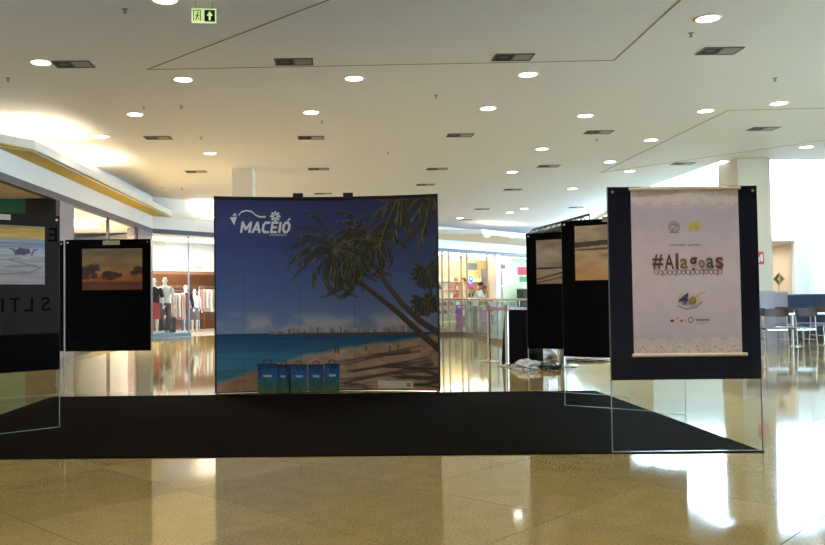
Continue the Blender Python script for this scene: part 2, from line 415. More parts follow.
# lit shop window beyond the pier
struct('window_1', MB().box((XL-.06, 17.95, .12), (XL-.045, 23.7, 3.27)), WINGL, 'lit display window of the left shop', 'window')
for k, y in enumerate((18.0, 20.8, 23.65)):
    struct('trim_%d' % (8+k), MB().box((XL-.09, y-.04, 0), (XL-.02, y+.04, 3.27)), DARK, 'dark mullion of the left shop window', 'mullion')
struct('trim_11', MB().box((XL-.1, 17.95, 0), (XL-.01, 23.7, .12)), DARK, 'dark sill of the left shop window', 'sill')
struct('wall_pier2', MB().box((XL-.3, 23.7, 0), (XL, 25.6, 3.27)), mat('brown_pier', hx(105, 90, 88), .4), 'brown-grey pier at the corner of the left shops', 'wall')
struct('wall_display', MB().box((-8.3, 17.05, 0), (-8.2, 25.5, 3.3)), mat('pink_white', (.80, .70, .62), .7), 'pale back wall of the left display window', 'wall')
struct('ceiling_3', MB().box((-8.3, 17.05, 3.28), (XL-.14, 25.5, 3.34)), WHITE, 'white ceiling over the left display window', 'ceiling')
tl = thing('ceiling_panel_light', 'ceiling light panel inside the left display window', 'light', (-7.1, 21, 3.24))
MB().box((-.4, -2.2, 0), (.4, 2.2, .035)).build('diffuser', MATS['panel_glow'], tl)
arealight('panel_glow', tl, (0, 0, -.02), (.8, 4.4), 900, (1, .86, .74))

# ---- diagonal shops: interiors
WOODW = mat('brown_wood_wall', (.20, .075, .028), .5, var=.3, nscale=3)
struct('wall_clothing', MB().box((-.3, 5.2, 0), (9, 5.3, 3.3)).xf(DM), WOODW, 'brown wooden back wall of the clothes shop', 'wall')
struct('ceiling_4', MB().box((0, .14, 3.28), (9, 5.3, 3.34)).xf(DM), WHITE, 'white ceiling of the clothes shop', 'ceiling')
struct('wall_clothing_side', MB().box((-.12, .0, 0), (0, 5.2, 3.3)).xf(DM), WHITE, 'white side wall of the clothes shop', 'wall')
struct('wall_clothing_end', MB().box((9, .0, 0), (9.2, 5.3, 3.3)).xf(DM), WHITE, 'white wall between the far shops', 'wall')
struct('trim_12', MB().box((0, 3.4, 2.25), (9, 3.55, 3.28)).xf(DM), mat('cream_drop', (.86, .80, .70), .7), 'cream drop ceiling inside the clothes shop', 'bulkhead')
struct('trim_13', MB().box((0, 3.35, 2.13), (9, 3.56, 2.25)).xf(DM), mat('brown_edge', (.28, .13, .06), .5), 'brown edge under the cream drop ceiling', 'trim')
struct('window_3', MB().box((0, .05, .1), (3.0, .06, 3.27)).xf(DM), WINGL, 'clear shop window of the clothes shop', 'window')
struct('trim_14', MB().box((1.42, .03, .1), (1.46, .08, 3.27)).xf(DM), GREYM, 'thin joint between the clothes shop panes', 'mullion')
struct('floor_3', MB().box((0, .1, 0), (9, 5.2, .006)).xf(DM), mat('shop_floor', (.70, .62, .52), .25), 'pale floor of the clothes shop', 'floor')
def panel_light(label, s, t, z, size, power, col=(1, .88, .70), dirn=(0, 0, -1)):
    p = DP(s, t, z)
    o = thing('ceiling_panel_light', label, 'light', p, DROT)
    MB().box((-size[0]/2, -size[1]/2, 0), (size[0]/2, size[1]/2, .03)).build('diffuser', MATS['panel_glow'], o)
    arealight('panel_glow', o, (0, 0, -.02), size, power, col, dirn)
panel_light('ceiling light panel at the front of the clothes shop', 2.6, 1.6, 3.23, (4.4, .5), 150, (1, .93, .84))
panel_light('ceiling light panel at the back of the clothes shop', 3.4, 4.4, 3.23, (4.4, .4), 70)

struct('wall_shoe', MB().box((9.2, 1.9, 0), (23.2, 2.0, 3.3)).xf(DM), mat('warm_yellow_wall', (.72, .55, .30), .7), 'warm yellow back wall of the shoe shop', 'wall')
struct('ceiling_5', MB().box((9.2, .14, 3.28), (27, 2.0, 3.34)).xf(DM), WHITE, 'white ceiling of the shoe shop', 'ceiling')
struct('wall_shoe_pier', MB().box((20.75, .0, 0), (21.2, .35, 3.27)).xf(DM), WHITE, 'white pier between the shoe shop and the pale green shop', 'wall')
struct('wall_green_shop', MB().box((23.2, 1.9, 0), (27, 2.0, 3.3)).xf(DM), mat('pale_green_wall', hx(205, 225, 205), .7), 'pale green back wall of the shop right of the shoe shop', 'wall')
struct('wall_shoe_divider', MB().prism([(21.0, .35), (21.1, .35), (23.2, 1.9), (23.1, 1.9)], 0, 3.3).xf(DM), WHITE, 'white divider between shoe shop and pale green shop', 'wall')
struct('wall_shoe_end', MB().box((27, .0, 0), (27.2, 5.3, CZ)).xf(DM), WHITE, 'white end wall of the far shops', 'wall')
struct('floor_4', MB().box((9.2, .1, 0), (27, 1.9, .006)).xf(DM), mat('shop_floor2', (.70, .62, .48), .25), 'pale floor of the shoe shop', 'floor')
struct('window_4', MB().box((9.2, .05, .1), (20.75, .06, 3.27)).xf(DM), WINGL, 'clear shop window of the shoe shop', 'window')
for k, s_ in enumerate((16.05, 16.6, 17.65, 18.15, 20.0)):
    struct('trim_%d' % (15+k), MB().box((s_-.035, .02, 0), (s_+.035, .09, 3.27)).xf(DM), mat('warm_grey_frame', hx(150, 130, 105), .4), 'warm grey mullion of the shoe shop front', 'mullion')
panel_light('ceiling light panel over the front of the shoe shop', 17.0, .75, 3.23, (9, .35), 62, (1, .72, .38))
panel_light('ceiling light panel over the back of the shoe shop', 17.5, 1.35, 3.23, (9, .3), 45, (1, .72, .38))
panel_light('ceiling light panel in the pale green shop', 24.4, 1.45, 3.23, (3.5, .5), 50, (.95, 1, .95))

# ---- columns
def column(x0, x1, y0, dep, name, label, ph=.14):
    t = thing(name, label, 'column', ((x0+x1)/2, y0+dep/2, 0), kind='structure')
    hw_ = (x1-x0)/2
    MB().bbox((-hw_, -dep/2, 0), (hw_, dep/2, CZ), .02).build('shaft', WWHITE, t)
    MB().box((-hw_-.012, -dep/2-.012, 0), (hw_+.012, dep/2+.012, ph)).build('plinth', mat('plinth', hx(140, 124, 126), .3), t)
pc = PZ(232, 168.5, CZ); pc2 = PZ(253, 168.5, CZ)
column(pc.x, pc2.x, pc.y, .6, 'wall_column_1', 'cream square column behind the beach backdrop')
pc = PZ(737, 158, CZ); pc2 = PZ(769, 158, CZ)
column(pc.x, pc2.x, pc.y, 1.0, 'wall_column_2', 'white square column behind the hashtag poster panel', 1.25)
RCX0, RCX1, RCY = pc.x, pc2.x, pc.y

# ---- skylit court on the far right
WY = 24.6
zt = 7.0
cz0 = 2.85
dx0 = PD(772, 260, WY).x; dx1 = PD(795, 260, WY).x
struct('wall_court', MB().box((9.3, WY, 0), (dx0, WY+.2, cz0)).box((dx1, WY, 0), (14.2, WY+.2, cz0)).box((dx0, WY, 2.75), (dx1, WY+.2, cz0)), WHITE, 'white wall under the daylight glazing on the right', 'wall')
struct('window_5', MB().box((9.3, WY+.08, cz0), (14.2, WY+.1, zt)), WINGL, 'big daylight glazing washed out white on the right', 'window')
for k in range(3):
    struct('trim_%d' % (20+k), MB().box((9.3+2.4*k-.02, WY+.03, cz0), (9.3+2.4*k+.02, WY+.15, zt)), WHITE, 'thin white mullion of the daylight glazing', 'mullion')
struct('wall_upstand', MB().box((9.2, HY0, CZ+.2), (9.3, WY+.2, zt)).box((9.3, HY0-.1, CZ+.2), (14.2, HY0, zt)).box((14.0, HY0, 0), (14.2, WY, zt)), WHITE, 'white upstand round the court opening', 'wall')
struct('window_6', MB().box((9.2, 22.6, zt), (14.2, WY+.3, zt+.02)), WINGL, 'glass skylight over the court on the right', 'window')
struct('ceiling_6', MB().box((9.2, HY0-.1, zt), (14.2, 22.6, zt+.1)), WHITE, 'white roof over the near half of the court', 'ceiling')
# corridor seen through the doorway
struct('wall_corridor', MB().box((dx0-.9, WY+.2, 0), (dx0-.8, 33, 2.9)).box((dx1+.8, WY+.2, 0), (dx1+.9, 33, 2.9)).box((dx0-.9, 33, 0), (dx1+.9, 33.1, 2.9)), mat('corridor_paint', (.66, .58, .48), .7), 'beige corridor beyond the doorway on the right', 'wall')
struct('ceiling_7', MB().box((dx0-.9, WY+.2, 2.75), (dx1+.9, 33, 2.85)), mat('corridor_ceiling', (.6, .57, .52), .8), 'grey corridor ceiling on the right', 'ceiling')
for k, yy in enumerate((27, 29.5, 32)):
    o = thing('ceiling_panel_light', ['nearest', 'middle', 'farthest'][k]+' small ceiling light in the corridor beyond the right doorway', 'light', ((dx0+dx1)/2, yy, 2.72), 0, 'corridor ceiling lights')
    MB().box((-.3, -.15, 0), (.3, .15, .03)).build('diffuser', MATS['panel_glow'], o)
    arealight('panel_glow', o, (0, 0, -.02), (.6, .3), 25, (1, .9, .75))
struct('door_1', MB().bbox(((dx0+dx1)/2-.02, 32.9, 0), ((dx0+dx1)/2+.45, 32.98, 2.1), .01), mat('brown_door', (.20, .09, .04), .5), 'brown door at the end of the right corridor', 'door')

# =================================================================== CEILING FITTINGS
LENS = mat('downlight_lens', (1, 1, 1), .4, emit=(1, .93, .80), estr=14)
RING = mat('downlight_ring', (.85, .84, .80), .4)
dl_ring = MB().lathe([(.12, 0), (.155, 0), (.16, -.006), (.15, -.012), (.124, -.012), (.12, 0)], n=24, cap=False).mesh('trim_ring'); dl_ring.materials.append(RING)
dl_lens = MB().lathe([(.124, -.001), (.124, -.010), (.11, -.013)], n=24).mesh('lens'); dl_lens.materials.append(LENS)
def downlight(px, py, where, power=70, z=CZ, loc=None):
    p = loc or PZ(px, py, z)
    t = thing('downlight', 'round recessed downlight ' + where, 'downlight', (p[0], p[1], z), 0, 'round recessed downlights')
    for nm, me in (('trim_ring', dl_ring), ('lens', dl_lens)):
        o = bpy.data.objects.new(nm, me); COL.objects.link(o); o.parent = t
    L = bpy.data.lights.new('downlight_beam', 'SPOT'); L.energy = power; L.color = (1, .87, .68); L.spot_size = R(140); L.spot_blend = .8; L.shadow_soft_size = .09
    o = bpy.data.objects.new('downlight_beam', L); COL.objects.link(o); o.parent = t; o.location = (0, 0, -.03)
    return t
DLS = [((41, 62), 'at the upper left edge beside a twin-square fitting'), ((165, -1), 'cut by the top edge left of the green exit sign'),
 ((183, 79), 'below the exit sign at the left ceiling joint corner'), ((135, 114), 'below left of the joint corner, between two others in a diagonal row'),
 ((102, 136), 'nearest the bright cove glow'), ((210, 153), 'just above the cream column'),
 ((354, 78), 'just under the long ceiling joint at centre'), ((311, 112), 'above the twin-square fitting left of centre'),
 ((528, 74), 'just under the long ceiling joint right of centre'), ((488, 108), 'right of centre, left of the bright diagonal row'),
 ((708, 18), 'largest, near the top right corner'), ((778.8, 103), 'at the right edge above the right-hand ceiling joint'),
 ((705.6, 110.5), 'on the left of the right-hand joint corner'), ((585.4, 115.3), 'directly above a twin-square fitting right of centre'),
 ((651, 139.7), 'in the diagonal row halfway along the sloping joint'), ((542, 148.6), 'right of centre above two small twin-square fittings'),
 ((609.8, 161.5), 'in the diagonal row near the sloping joint end'), ((629.8, 170.8), 'farthest right in the diagonal row just above the poster panel'),
 ((572.5, 188.5), 'small and pale above the dark photo panels'), ((806.5, 146.8), 'at the right edge beside the white column'),
 ((512, 171.8), 'small, above the far shoe shop'), ((460, 218), 'tiny, just right of the backdrop corner'),
 ((510, 212.4), 'tiny, left one of the far pair over the shoe shop'), ((524, 208.6), 'tiny, right one of the far pair over the shoe shop')]
for (p, wh) in DLS: downlight(p[0], p[1], wh, 70 if p[1] < 125 else 35)
downlight(487, 236, 'in the white soffit over the shoe shop, left one', 30, ft)
downlight(512.5, 237, 'in the white soffit over the shoe shop, right one', 30, ft)
# the same grid goes on over the viewer
for i, (x, y) in enumerate(((-4, 6.0), (-1, 4.0), (2.2, 5.5), (5.2, 4.2), (-3.2, 1.0), (.3, 0.2), (3.6, .8), (-1.5, -3), (3.0, -3.2), (7.2, 1.5))):
    downlight(0, 0, 'overhead in the near rows above the viewer, outside the picture', 125, CZ, (x, y))

VB = mat('fitting_black', (.006, .005, .005), .7); VG = mat('fitting_grey', (.40, .37, .33), .6); VF = mat('fitting_frame', (.10, .09, .08), .6)
def half(x0, x1, hole):
    mb = MB(); mb.box((x0, -.14, -.004), (x1, .14, .0)); return mb
v_frame = MB().box((-.26, -.16, -.012), (.26, -.135, 0)).box((-.26, .135, -.012), (.26, .16, 0)).box((-.26, -.135, -.012), (-.235, .135, 0)).box((.235, -.135, -.012), (.26, .135, 0)).box((-.012, -.135, -.012), (.012, .135, 0)).mesh('frame'); v_frame.materials.append(VF)
v_dark = MB().box((-.235, -.135, -.003), (-.012, .135, 0)).mesh('dark_recess'); v_dark.materials.append(VB)
v_grey = MB().box((.012, -.135, -.003), (.235, .135, 0)).mesh('grey_plate'); v_grey.materials.append(VG)
v_slat = MB().box((.012, -.008, -.010), (.235, .008, -.003)).mesh('louvre'); v_slat.materials.append(VG)
v_lamp = MB().lathe([(.06, -.003), (.06, -.008), (.045, -.010), (.04, -.004)], c=(-.124, 0, 0), n=16).mesh('spot_ring'); v_lamp.materials.append(VF)
VTS = [((73, 64), 'at the upper left edge beside a downlight'), ((294, 61.5), 'on the long ceiling joint below the exit sign'), ((513, 57), 'on the long ceiling joint right of centre'), ((719.6, 50.6), 'near the top right corner'),
 ((158, 137.5), 'between the cove glow and the cream column'), ((311, 137.5), 'left of centre over the beach backdrop'), ((460, 135), 'right of centre over the backdrop corner'), ((598.7, 132), 'right of centre under a downlight'), ((763, 128.6), 'at the right inside the joint panel'),
 ((196, 171.5), 'small, left of the cream column'), ((318.7, 168.8), 'small, right of the cream column'), ((437, 168.8), 'small, above the backdrop right corner'), ((548.5, 166), 'small, over the far dark panels'), ((683, 163.4), 'small, above the hashtag poster panel'),
 ((323, 193.5), 'tiny, directly over the backdrop hooks'), ((425.5, 184.6), 'tiny, just over the backdrop right end'), ((512.7, 189.5), 'tiny, over the far shoe shop'), ((482, 209), 'tiny, far back right of the backdrop'), ((466, 219.7), 'farthest back, beside a tiny downlight'), ((576, 207.3), 'tiny, right above the angled photo panels')]
for (p, wh) in VTS:
    q_ = PZ(p[0], p[1], CZ)
    t = thing('ceiling_fitting', 'twin-square dark and grey ceiling fitting ' + wh, 'ceiling fitting', q_, 0, 'twin-square ceiling fittings')
    for nm, me in (('frame', v_frame), ('dark_recess', v_dark), ('grey_plate', v_grey), ('spot_ring', v_lamp)):
        o = bpy.data.objects.new(nm, me); COL.objects.link(o); o.parent = t
    for k in range(5):
        o = bpy.data.objects.new('louvre', v_slat); COL.objects.link(o); o.parent = t; o.location = (0, -.1+.05*k, 0)
sp_rose = MB().lathe([(.035, 0), (.035, -.006), (.012, -.012), (.012, -.045)], n=12).mesh('rose'); sp_rose.materials.append(GREYM)
sp_defl = MB().lathe([(.022, -.045), (.022, -.05), (.006, -.054)], n=12).mesh('deflector'); sp_defl.materials.append(GREYM)
SPR = [((125, 9), 'near the top edge left of the exit sign'), ((8, 78), 'at the left edge below a downlight'), ((181, 106), 'below the joint corner downlight'), ((144, 107), 'beside the middle downlight of the left diagonal row'), ((73, 129), 'above the bright cove glow'), ((201, 137), 'over the cream column'), ((436, 95), 'right of the centre downlight'), ((322, 121), 'below the downlight left of centre'), ((388, 152), 'in mid ceiling over the backdrop'), ((691, 33), 'below the largest downlight'), ((775, 78), 'above the right edge downlight'), ((162, 187), 'over the clothes shop, left one'), ((182, 188), 'over the clothes shop, right one'), ((597, 139), 'under the twin-square fitting right of centre')]
for (p, wh) in SPR:
    t = thing('sprinkler', 'small ceiling sprinkler head ' + wh, 'sprinkler', PZ(p[0], p[1], CZ), 0, 'small sprinkler heads in the ceiling')
    for nm, me in (('rose', sp_rose), ('deflector', sp_defl)):
        o = bpy.data.objects.new(nm, me); COL.objects.link(o); o.parent = t

# exit sign hanging from the ceiling
zc = 4.24
pe = PZ(204, 16, zc)
t = thing('exit_sign', 'green exit sign with running figure and arrow hanging from ceiling', 'sign', (pe.x, pe.y, zc), R(6))
EGR = mat('exit_green', hx(24, 70, 22), .4); EPL = mat('exit_pale', (.75, .9, .5), .4, emit=(.72, .95, .42), estr=.45)
b_ = MB().bbox((-.13, -.012, -.078), (.13, .012, .078), .004).build('panel', EPL, t)
MB().box((.005, -.015, -.063), (.117, -.0125, .063)).build('green_field', EGR, t)
def flat(pts, y0=-.018, y1=-.0155):
    n = len(pts); return MB().add([(p[0], y0, p[1]) for p in pts]+[(p[0], y1, p[1]) for p in pts], [tuple(range(n)), tuple(reversed(range(n, 2*n)))]+[(i, (i+1) % n, n+(i+1) % n, n+i) for i in range(n)])
flat([(.05, -.05), (.072, -.05), (.072, .0), (.094, .0), (.061, .048), (.028, .0), (.05, .0)]).build('arrow', EPL, t)
rm = MB()
for a in ([(-.115, -.06), (-.105, -.06), (-.105, .06), (-.115, .06)], [(-.115, .05), (-.03, .05), (-.03, .06), (-.115, .06)], [(-.04, -.06), (-.03, -.06), (-.03, .06), (-.04, .06)],
          [(-.075, .015), (-.058, .015), (-.062, -.018), (-.08, -.018)], [(-.08, -.015), (-.068, -.015), (-.085, -.055), (-.097, -.05)], [(-.07, -.015), (-.06, -.02), (-.045, -.045), (-.055, -.05)],
          [(-.06, .012), (-.045, -.008), (-.05, -.012), (-.065, .004)], [(-.075, .012), (-.092, -.006), (-.088, -.01), (-.07, .006)]):
    rm.v, rm.f = (lambda q: (rm.v + q.v, rm.f + [tuple(i+len(rm.v) for i in f) for f in q.f]))(flat(a))
q_ = flat([(-.064+.011*math.cos(k*.785), .03+.011*math.sin(k*.785)) for k in range(8)]); rm.add(q_.v, q_.f)
rm.build('running_figure', mat('exit_green2', hx(90, 130, 50), .4), t)
for sx in (-1, 1): MB().tube([(sx*.09, 0, .078), (sx*.09, 0, CZ-zc)], .004, 6).build('hanger', GREYM, t)

# =================================================================== CARPET
c1 = PZ(762.5, 452.6); c2 = PZ(597, 391.3); c3 = PZ(60, 394.5); c4 = PZ(0, 459.0)
CXR = (c1.x+c2.x)/2; CYF = c1.y; CYB = c2.y; CXL = c3.x
tag(MB().prism([(CXL, c4.y-.02), (CXR, CYF), (CXR, CYB+.03), (CXL, CYB)], 0, .008).build('carpet', CARP), 'flat black carpet on the granite under the whole display', 'carpet')
ZC = .008

# =================================================================== BEACH BACKDROP
YE = PZ(216, 391.6).y - .27
bl = PD(215.2, 290, YE); br = PD(438.2, 290, YE)
BCX = (bl.x+br.x)/2; BHW = (br.x-bl.x)/2; SAG = .21
ztop = PD(216, 196.2, YE).z
def bcurve(x, off=0.0): return SAG*(1-(x/BHW)**2) - off          # local y (depth) at local x
bd = thing('beach_backdrop', 'tall curved pop-up backdrop printed with a palm beach and city name', 'backdrop', (BCX, YE, ZC))
BZ1 = ztop - ZC
def bmap(px, py):
    # photo pixel -> local (x, z) on the print
    return ((px-327)/111.0*BHW, (391-py)/(391-195.5)*BZ1)
cv = Canvas(400, 352, 216, 195.5, 438, 391)
cv.grad([(195, (38, 42, 98)), (240, (46, 58, 118)), (290, (66, 90, 148)), (318, (92, 112, 160)), (333, (124, 132, 155))])
n = cv.noise(26, 14, 5, 4)
cl_ = np.clip((n-.42)*4, 0, 1)*np.exp(-((cv.Y-323)/9.0)**2)
cv.fill(cl_, (176, 160, 164), .75)
n2 = cv.noise(30, 20, 11, 3); cv.fill(np.clip((n2-.55)*4, 0, 1)*np.exp(-((cv.Y-255)/45.0)**2), (88, 98, 158), .25)
# sea
sea = np.clip((cv.Y-332.5)*2, 0, 1); k = np.clip((cv.Y-333)/35, 0, 1)[..., None]
seac = (np.array((18, 62, 104))*(1-k)+np.array((46, 118, 142))*k)/255
sw = cv.noise(40, 2.2, 21, 3)[..., None]; seac = seac*(.86+.28*sw)
cv.c = cv.c*(1-sea[..., None])+seac*sea[..., None]
# sand
shore = np.interp(cv.X, [216, 240, 270, 300, 335, 375, 410, 438], [382, 375, 365, 357, 351, 345, 340, 336]) + (cv.noise(14, 30, 31, 2)-.5)*3
sm = np.clip((cv.Y-shore)*1.2, 0, 1); cv.fill(np.clip((cv.Y-shore+2.2)*1.2, 0, 1), (130, 150, 150), .55)
sg = cv.noise(9, 4, 41, 4)[..., None]; sandc = np.array((172, 130, 94))/255*(.78+.4*sg)
cv.c = cv.c*(1-sm[..., None])+sandc*sm[..., None]
# far city along the shore
rng = np.random.RandomState(8)
x = 268.0
while x < 408:
    wd = rng.uniform(1.5, 4); ht = rng.uniform(2, 7) if x > 285 else rng.uniform(1, 2.5)
    c = [(150, 128, 116), (128, 108, 104), (166, 150, 136), (116, 84, 70)][rng.randint(4)]
    cv.poly([(x, 334), (x, 333-ht), (x+wd, 333-ht), (x+wd, 334)], c, .85); x += wd*rng.uniform(.7, 1.1)
cv.poly([(262, 335), (300, 332.5), (410, 333), (410, 336), (300, 335.5)], (70, 58, 50), .8)
# shadows of palms cast on the printed sand
for (xa, ya, xb, yb, wd) in ((340, 364, 420, 349, 1.6), (352, 372, 430, 360, 2.2), (346, 382, 432, 368, 2.4), (390, 366, 438, 372, 3), (396, 377, 438, 380, 3), (344, 385, 372, 388, 2), (375, 357, 410, 352, 1.4), (400, 386, 438, 384, 4)):
    for r_ in range(11):
        oa, ob = rng.uniform(-3, 3), rng.uniform(-5, 5)
        cv.line([(xa+rng.uniform(-8, 8), ya+oa), ((xa+xb)/2, (ya+yb)/2+rng.uniform(-2, 2)), (xb, yb+ob)], wd*.38, (60, 42, 36), .5)
# palms: trunks and fronds
def trunk(pts, w0, w1, col):
    P = np.array(pts, float); t = np.linspace(0, 1, 26); q = np.array([np.interp(t, np.linspace(0, 1, len(P)), P[:, i]) for i in (0, 1)]).T
    for i in range(25):
        wv = w0+(w1-w0)*i/25
        cv.line([q[i], q[i+1]], wv, col); cv.line([q[i]+(-.3, -wv*.3), q[i+1]+(-.3, -wv*.3)], wv*.3, (118, 86, 58), .55)
def frond(x, y, ang, L, droop, col, hi, wd=3.6):
    pts = []; a = ang; px_, py_ = x, y
    for i in range(16):
        pts.append((px_, py_)); px_ += math.cos(a)*L/15; py_ += math.sin(a)*L/15; a += droop/15*(1 if math.cos(ang) > 0 else -1)
    for i in range(2, 16):
        (xa, ya), (xb, yb) = pts[i-1], pts[i]; d = math.atan2(yb-ya, xb-xa); t = i/15
        ll = wd*2.6*(1 if t < .6 else (1.15-t)/.55)
        for sg_ in (-1, 1):
            aa = d+sg_*rng.uniform(.35, .7)
            c = hi if rng.rand() < .18 else col; dx_, dy_ = math.cos(aa)*ll*.55, math.sin(aa)*ll*.55+ll*.5
            for e in (0, .5):
                xs, ys = xa+(xb-xa)*e, ya+(yb-ya)*e; k_ = rng.uniform(.75, 1.15)
                cv.line([(xs, ys), (xs+dx_*k_, ys+dy_*k_)], .75, tuple(np.array(c)*rng.uniform(.6, 1.15)), .88)
    cv.line(pts, .8, tuple(np.array(hi)*rng.uniform(.6, 1.1)), .8)
DK, HI = (40, 38, 28), (112, 106, 50)
trunk([(438, 350), (418, 332), (398, 313), (375, 294), (352, 276), (338, 258)], 6.5, 3.0, (62, 44, 34))
trunk([(438, 334), (420, 322), (402, 304), (388, 286), (372, 258), (366, 246)], 6.5, 3.2, (70, 50, 38))
for (x, y, n_, L) in ((370, 236, 23, 50), (336, 250, 24, 56)):
    for i in range(n_):
        ang = -math.pi/2+(i-n_/2)/n_*2*math.pi*.92+rng.uniform(-.1, .1)
        frond(x, y, ang, L*rng.uniform(.75, 1.1), rng.uniform(1.1, 2.3), DK, HI, rng.uniform(2.6, 3.8))
for i in range(7): frond(352+rng.uniform(-6, 6), 262+rng.uniform(-6, 6), rng.uniform(-.2, 3.3), 34*rng.uniform(.7, 1.1), 1.2, DK, HI)
for i in range(9): frond(432, 194+rng.uniform(-4, 6), math.pi*(.46+.5*rng.rand()), 60*rng.uniform(.6, 1.15), rng.uniform(-.9, -.2), (62, 58, 36), (140, 128, 62), 4)
for i in range(5): frond(404, 188+rng.uniform(-2, 4), math.pi*(.3+.5*rng.rand()), 55*rng.uniform(.6, 1.1), rng.uniform(-.4, .4), (58, 54, 34), (140, 128, 62), 4)
for (x, y, n_, L) in ((428, 274, 16, 17), (424, 303, 12, 14), (436, 300, 10, 13)):
    for i in range(n_): frond(x, y, -math.pi/2+(i-n_/2)/n_*5.6, L, 1.2, (52, 48, 34), (104, 98, 52), 2.2)
trunk([(432, 300), (429, 276)], 1.6, 1.2, (60, 44, 36))
# tiny bathers
for (x, y, h) in ((335, 353, 5), (338, 353.5, 4), (366, 351, 3), (390, 352, 4), (398, 350, 3)):
    cv.line([(x, y), (x, y-h)], 1.2, (60, 44, 40)); cv.ell(x, y-h-.6, .8, .8, (60, 40, 34))
g_ = cv.c.mean(-1, keepdims=True); cv.c = (cv.c*.78+g_*.22)*.97
def bfn(u, v):
    x = (u-.5)*2*BHW; return np.stack([x, SAG*(1-(x/BHW)**2), (1-v)*BZ1], 1)
pm = print_mesh('printed_panel', cv, bfn, BPRINT, bd, 1.3)
# frame behind, black top rail, end posts, feet strip, hooks
def bstrip(x0, x1, off0, off1, z0, z1, n=28):
    mb = MB(); rings = []
    for i in range(n+1):
        x = x0+(x1-x0)*i/n; y = bcurve(x)
        rings.append([(x, y-off0, z0), (x, y+off1, z0), (x, y+off1, z1), (x, y-off0, z1)])
    return mb.loft(rings)
bstrip(-BHW-.005, BHW+.005, .012, .05, BZ1-.045, BZ1).build('top_rail', BLK, bd)
bstrip(-BHW, BHW, .006, .05, 0, .012).build('bottom_rail', BLK, bd)
bstrip(-BHW, BHW, -.012, .02, .01, BZ1-.04).build('backing_sheet', mat('grey_backing', (.25, .25, .26), .7), bd)
for sx in (-1, 1):
    MB().box((sx*BHW-.012, bcurve(BHW)-.004, 0), (sx*BHW+.012, .25, BZ1)).build('end_post', mat('dark_edge', (.03, .03, .04), .5), bd)
for px in (298.5, 349.5):
    hxx = bmap(px, 195)[0]
    MB().bbox((hxx-.065, bcurve(hxx)-.03, BZ1-.02), (hxx+.065, bcurve(hxx)+.07, BZ1+.05), .008).build('top_clip', BLK, bd)
for px in (243.5, 299.5, 355):
    xx = bmap(px, 195)[0]
    bstrip(xx-.0025, xx+.0025, .0015, 0, .012, BZ1-.045, 1).build('panel_seam', mat('seam', (.05, .06, .12), .4), bd)
def on_backdrop(me, cxp, cyp, off, name, m):
    X0, Z0 = bmap(cxp, cyp)
    for v in me.vertices:
        x = X0+v.co.x; z = Z0+v.co.y; v.co = (x, bcurve(x, off), z)
    return link(name, me, m, pm)
PXM = BHW/111.0                       # metres per photo pixel on the print
LG = mat('logo_white', (.80, .79, .76), .5)
def poly_mesh(name, polys):
    me = bpy.data.meshes.new(name); v = []; f = []
    for p in polys:
        o = len(v); v += [(a*PXM, -b*PXM, 0) for a, b in p]; f.append(tuple(range(o, o+len(p))))
    me.from_pydata(v, [], f); me.update(); return me
LT = {'M': (10.2, [[(0, 0), (0, 1)], [(0, 1), (.5, .3)], [(.5, .3), (1, 1)], [(1, 1), (1, 0)]]), 'A': (8.4, [[(0, 0), (.5, 1)], [(.5, 1), (1, 0)], [(.25, .3), (.75, .3)]]),
      'C': (7.0, [[(1, 1), (.3, 1)], [(.3, 1), (0, .75)], [(0, .75), (0, .25)], [(0, .25), (.3, 0)], [(.3, 0), (1, 0)]]), 'E': (6.2, [[(0, 0), (0, 1)], [(0, 1), (1, 1)], [(0, .5), (.85, .5)], [(0, 0), (1, 0)]]),
      'I': (.4, [[(0, 0), (0, 1)]]), 'O': (7.4, [[(.3, 0), (0, .3)], [(0, .3), (0, .7)], [(0, .7), (.3, 1)], [(.3, 1), (.7, 1)], [(.7, 1), (1, .7)], [(1, .7), (1, .3)], [(1, .3), (.7, 0)], [(.7, 0), (.3, 0)]])}
def letter(ch, x0, hh=9.6, sw=2.35):
    wl, st = LT[ch]; wl *= .79; out = []
    for p, q in st:
        p = Vector((p[0]*wl, p[1]*hh)); q = Vector((q[0]*wl, q[1]*hh)); d = (q-p).normalized(); n_ = Vector((-d.y, d.x))*sw/2; p = p-d*sw*.36; q = q+d*sw*.36
        out.append([(x0+v.x+.16*v.y, -v.y) for v in (p-n_, q-n_, q+n_, p+n_)])
    return out, wl
xl = 241.6
for ch in 'MACEIO':
    pl_, wl = letter(ch, 0)
    if ch == 'O': pl_.append([(4.2, -11.2), (6.2, -11.4), (8.6, -14.2), (6.6, -14.2)])
    on_backdrop(poly_mesh('city_letter', pl_), xl, 231.0, .004, 'city_letter', LG); xl += wl+3.15
pol = [[(-8.5, 2), (-1.5, 1), (-4.2, 10)], [(-6, .2), (-4, -2.2), (-1.8, -2), (-2.2, .2)]]
on_backdrop(poly_mesh('logo_cone', pol), 239, 214.5, .004, 'logo_cone', LG)
wv = [(-3, -1), (0, -4.6), (5, -6), (10, -5), (14, -1.4), (18, .4), (24, .2)]
wq = []
for (a, b), (c, d) in zip(wv[:-1], wv[1:]): wq.append([(a, b), (c, d), (c, d+1.6), (a, b+1.6)])
on_backdrop(poly_mesh('logo_wave', wq), 242, 214.5, .004, 'logo_wave', LG)
fp = []
for k in range(8):
    a = k*math.pi/4; c_, s_ = math.cos(a), math.sin(a)
    fp.append([(c_*x-s_*y, s_*x+c_*y) for x, y in ((1.2, -.5), (4.6, -1.3), (5.4, 0), (4.6, 1.3), (1.2, .5))])
on_backdrop(poly_mesh('logo_flower', fp), 275.5, 215, .004, 'logo_flower', LG)
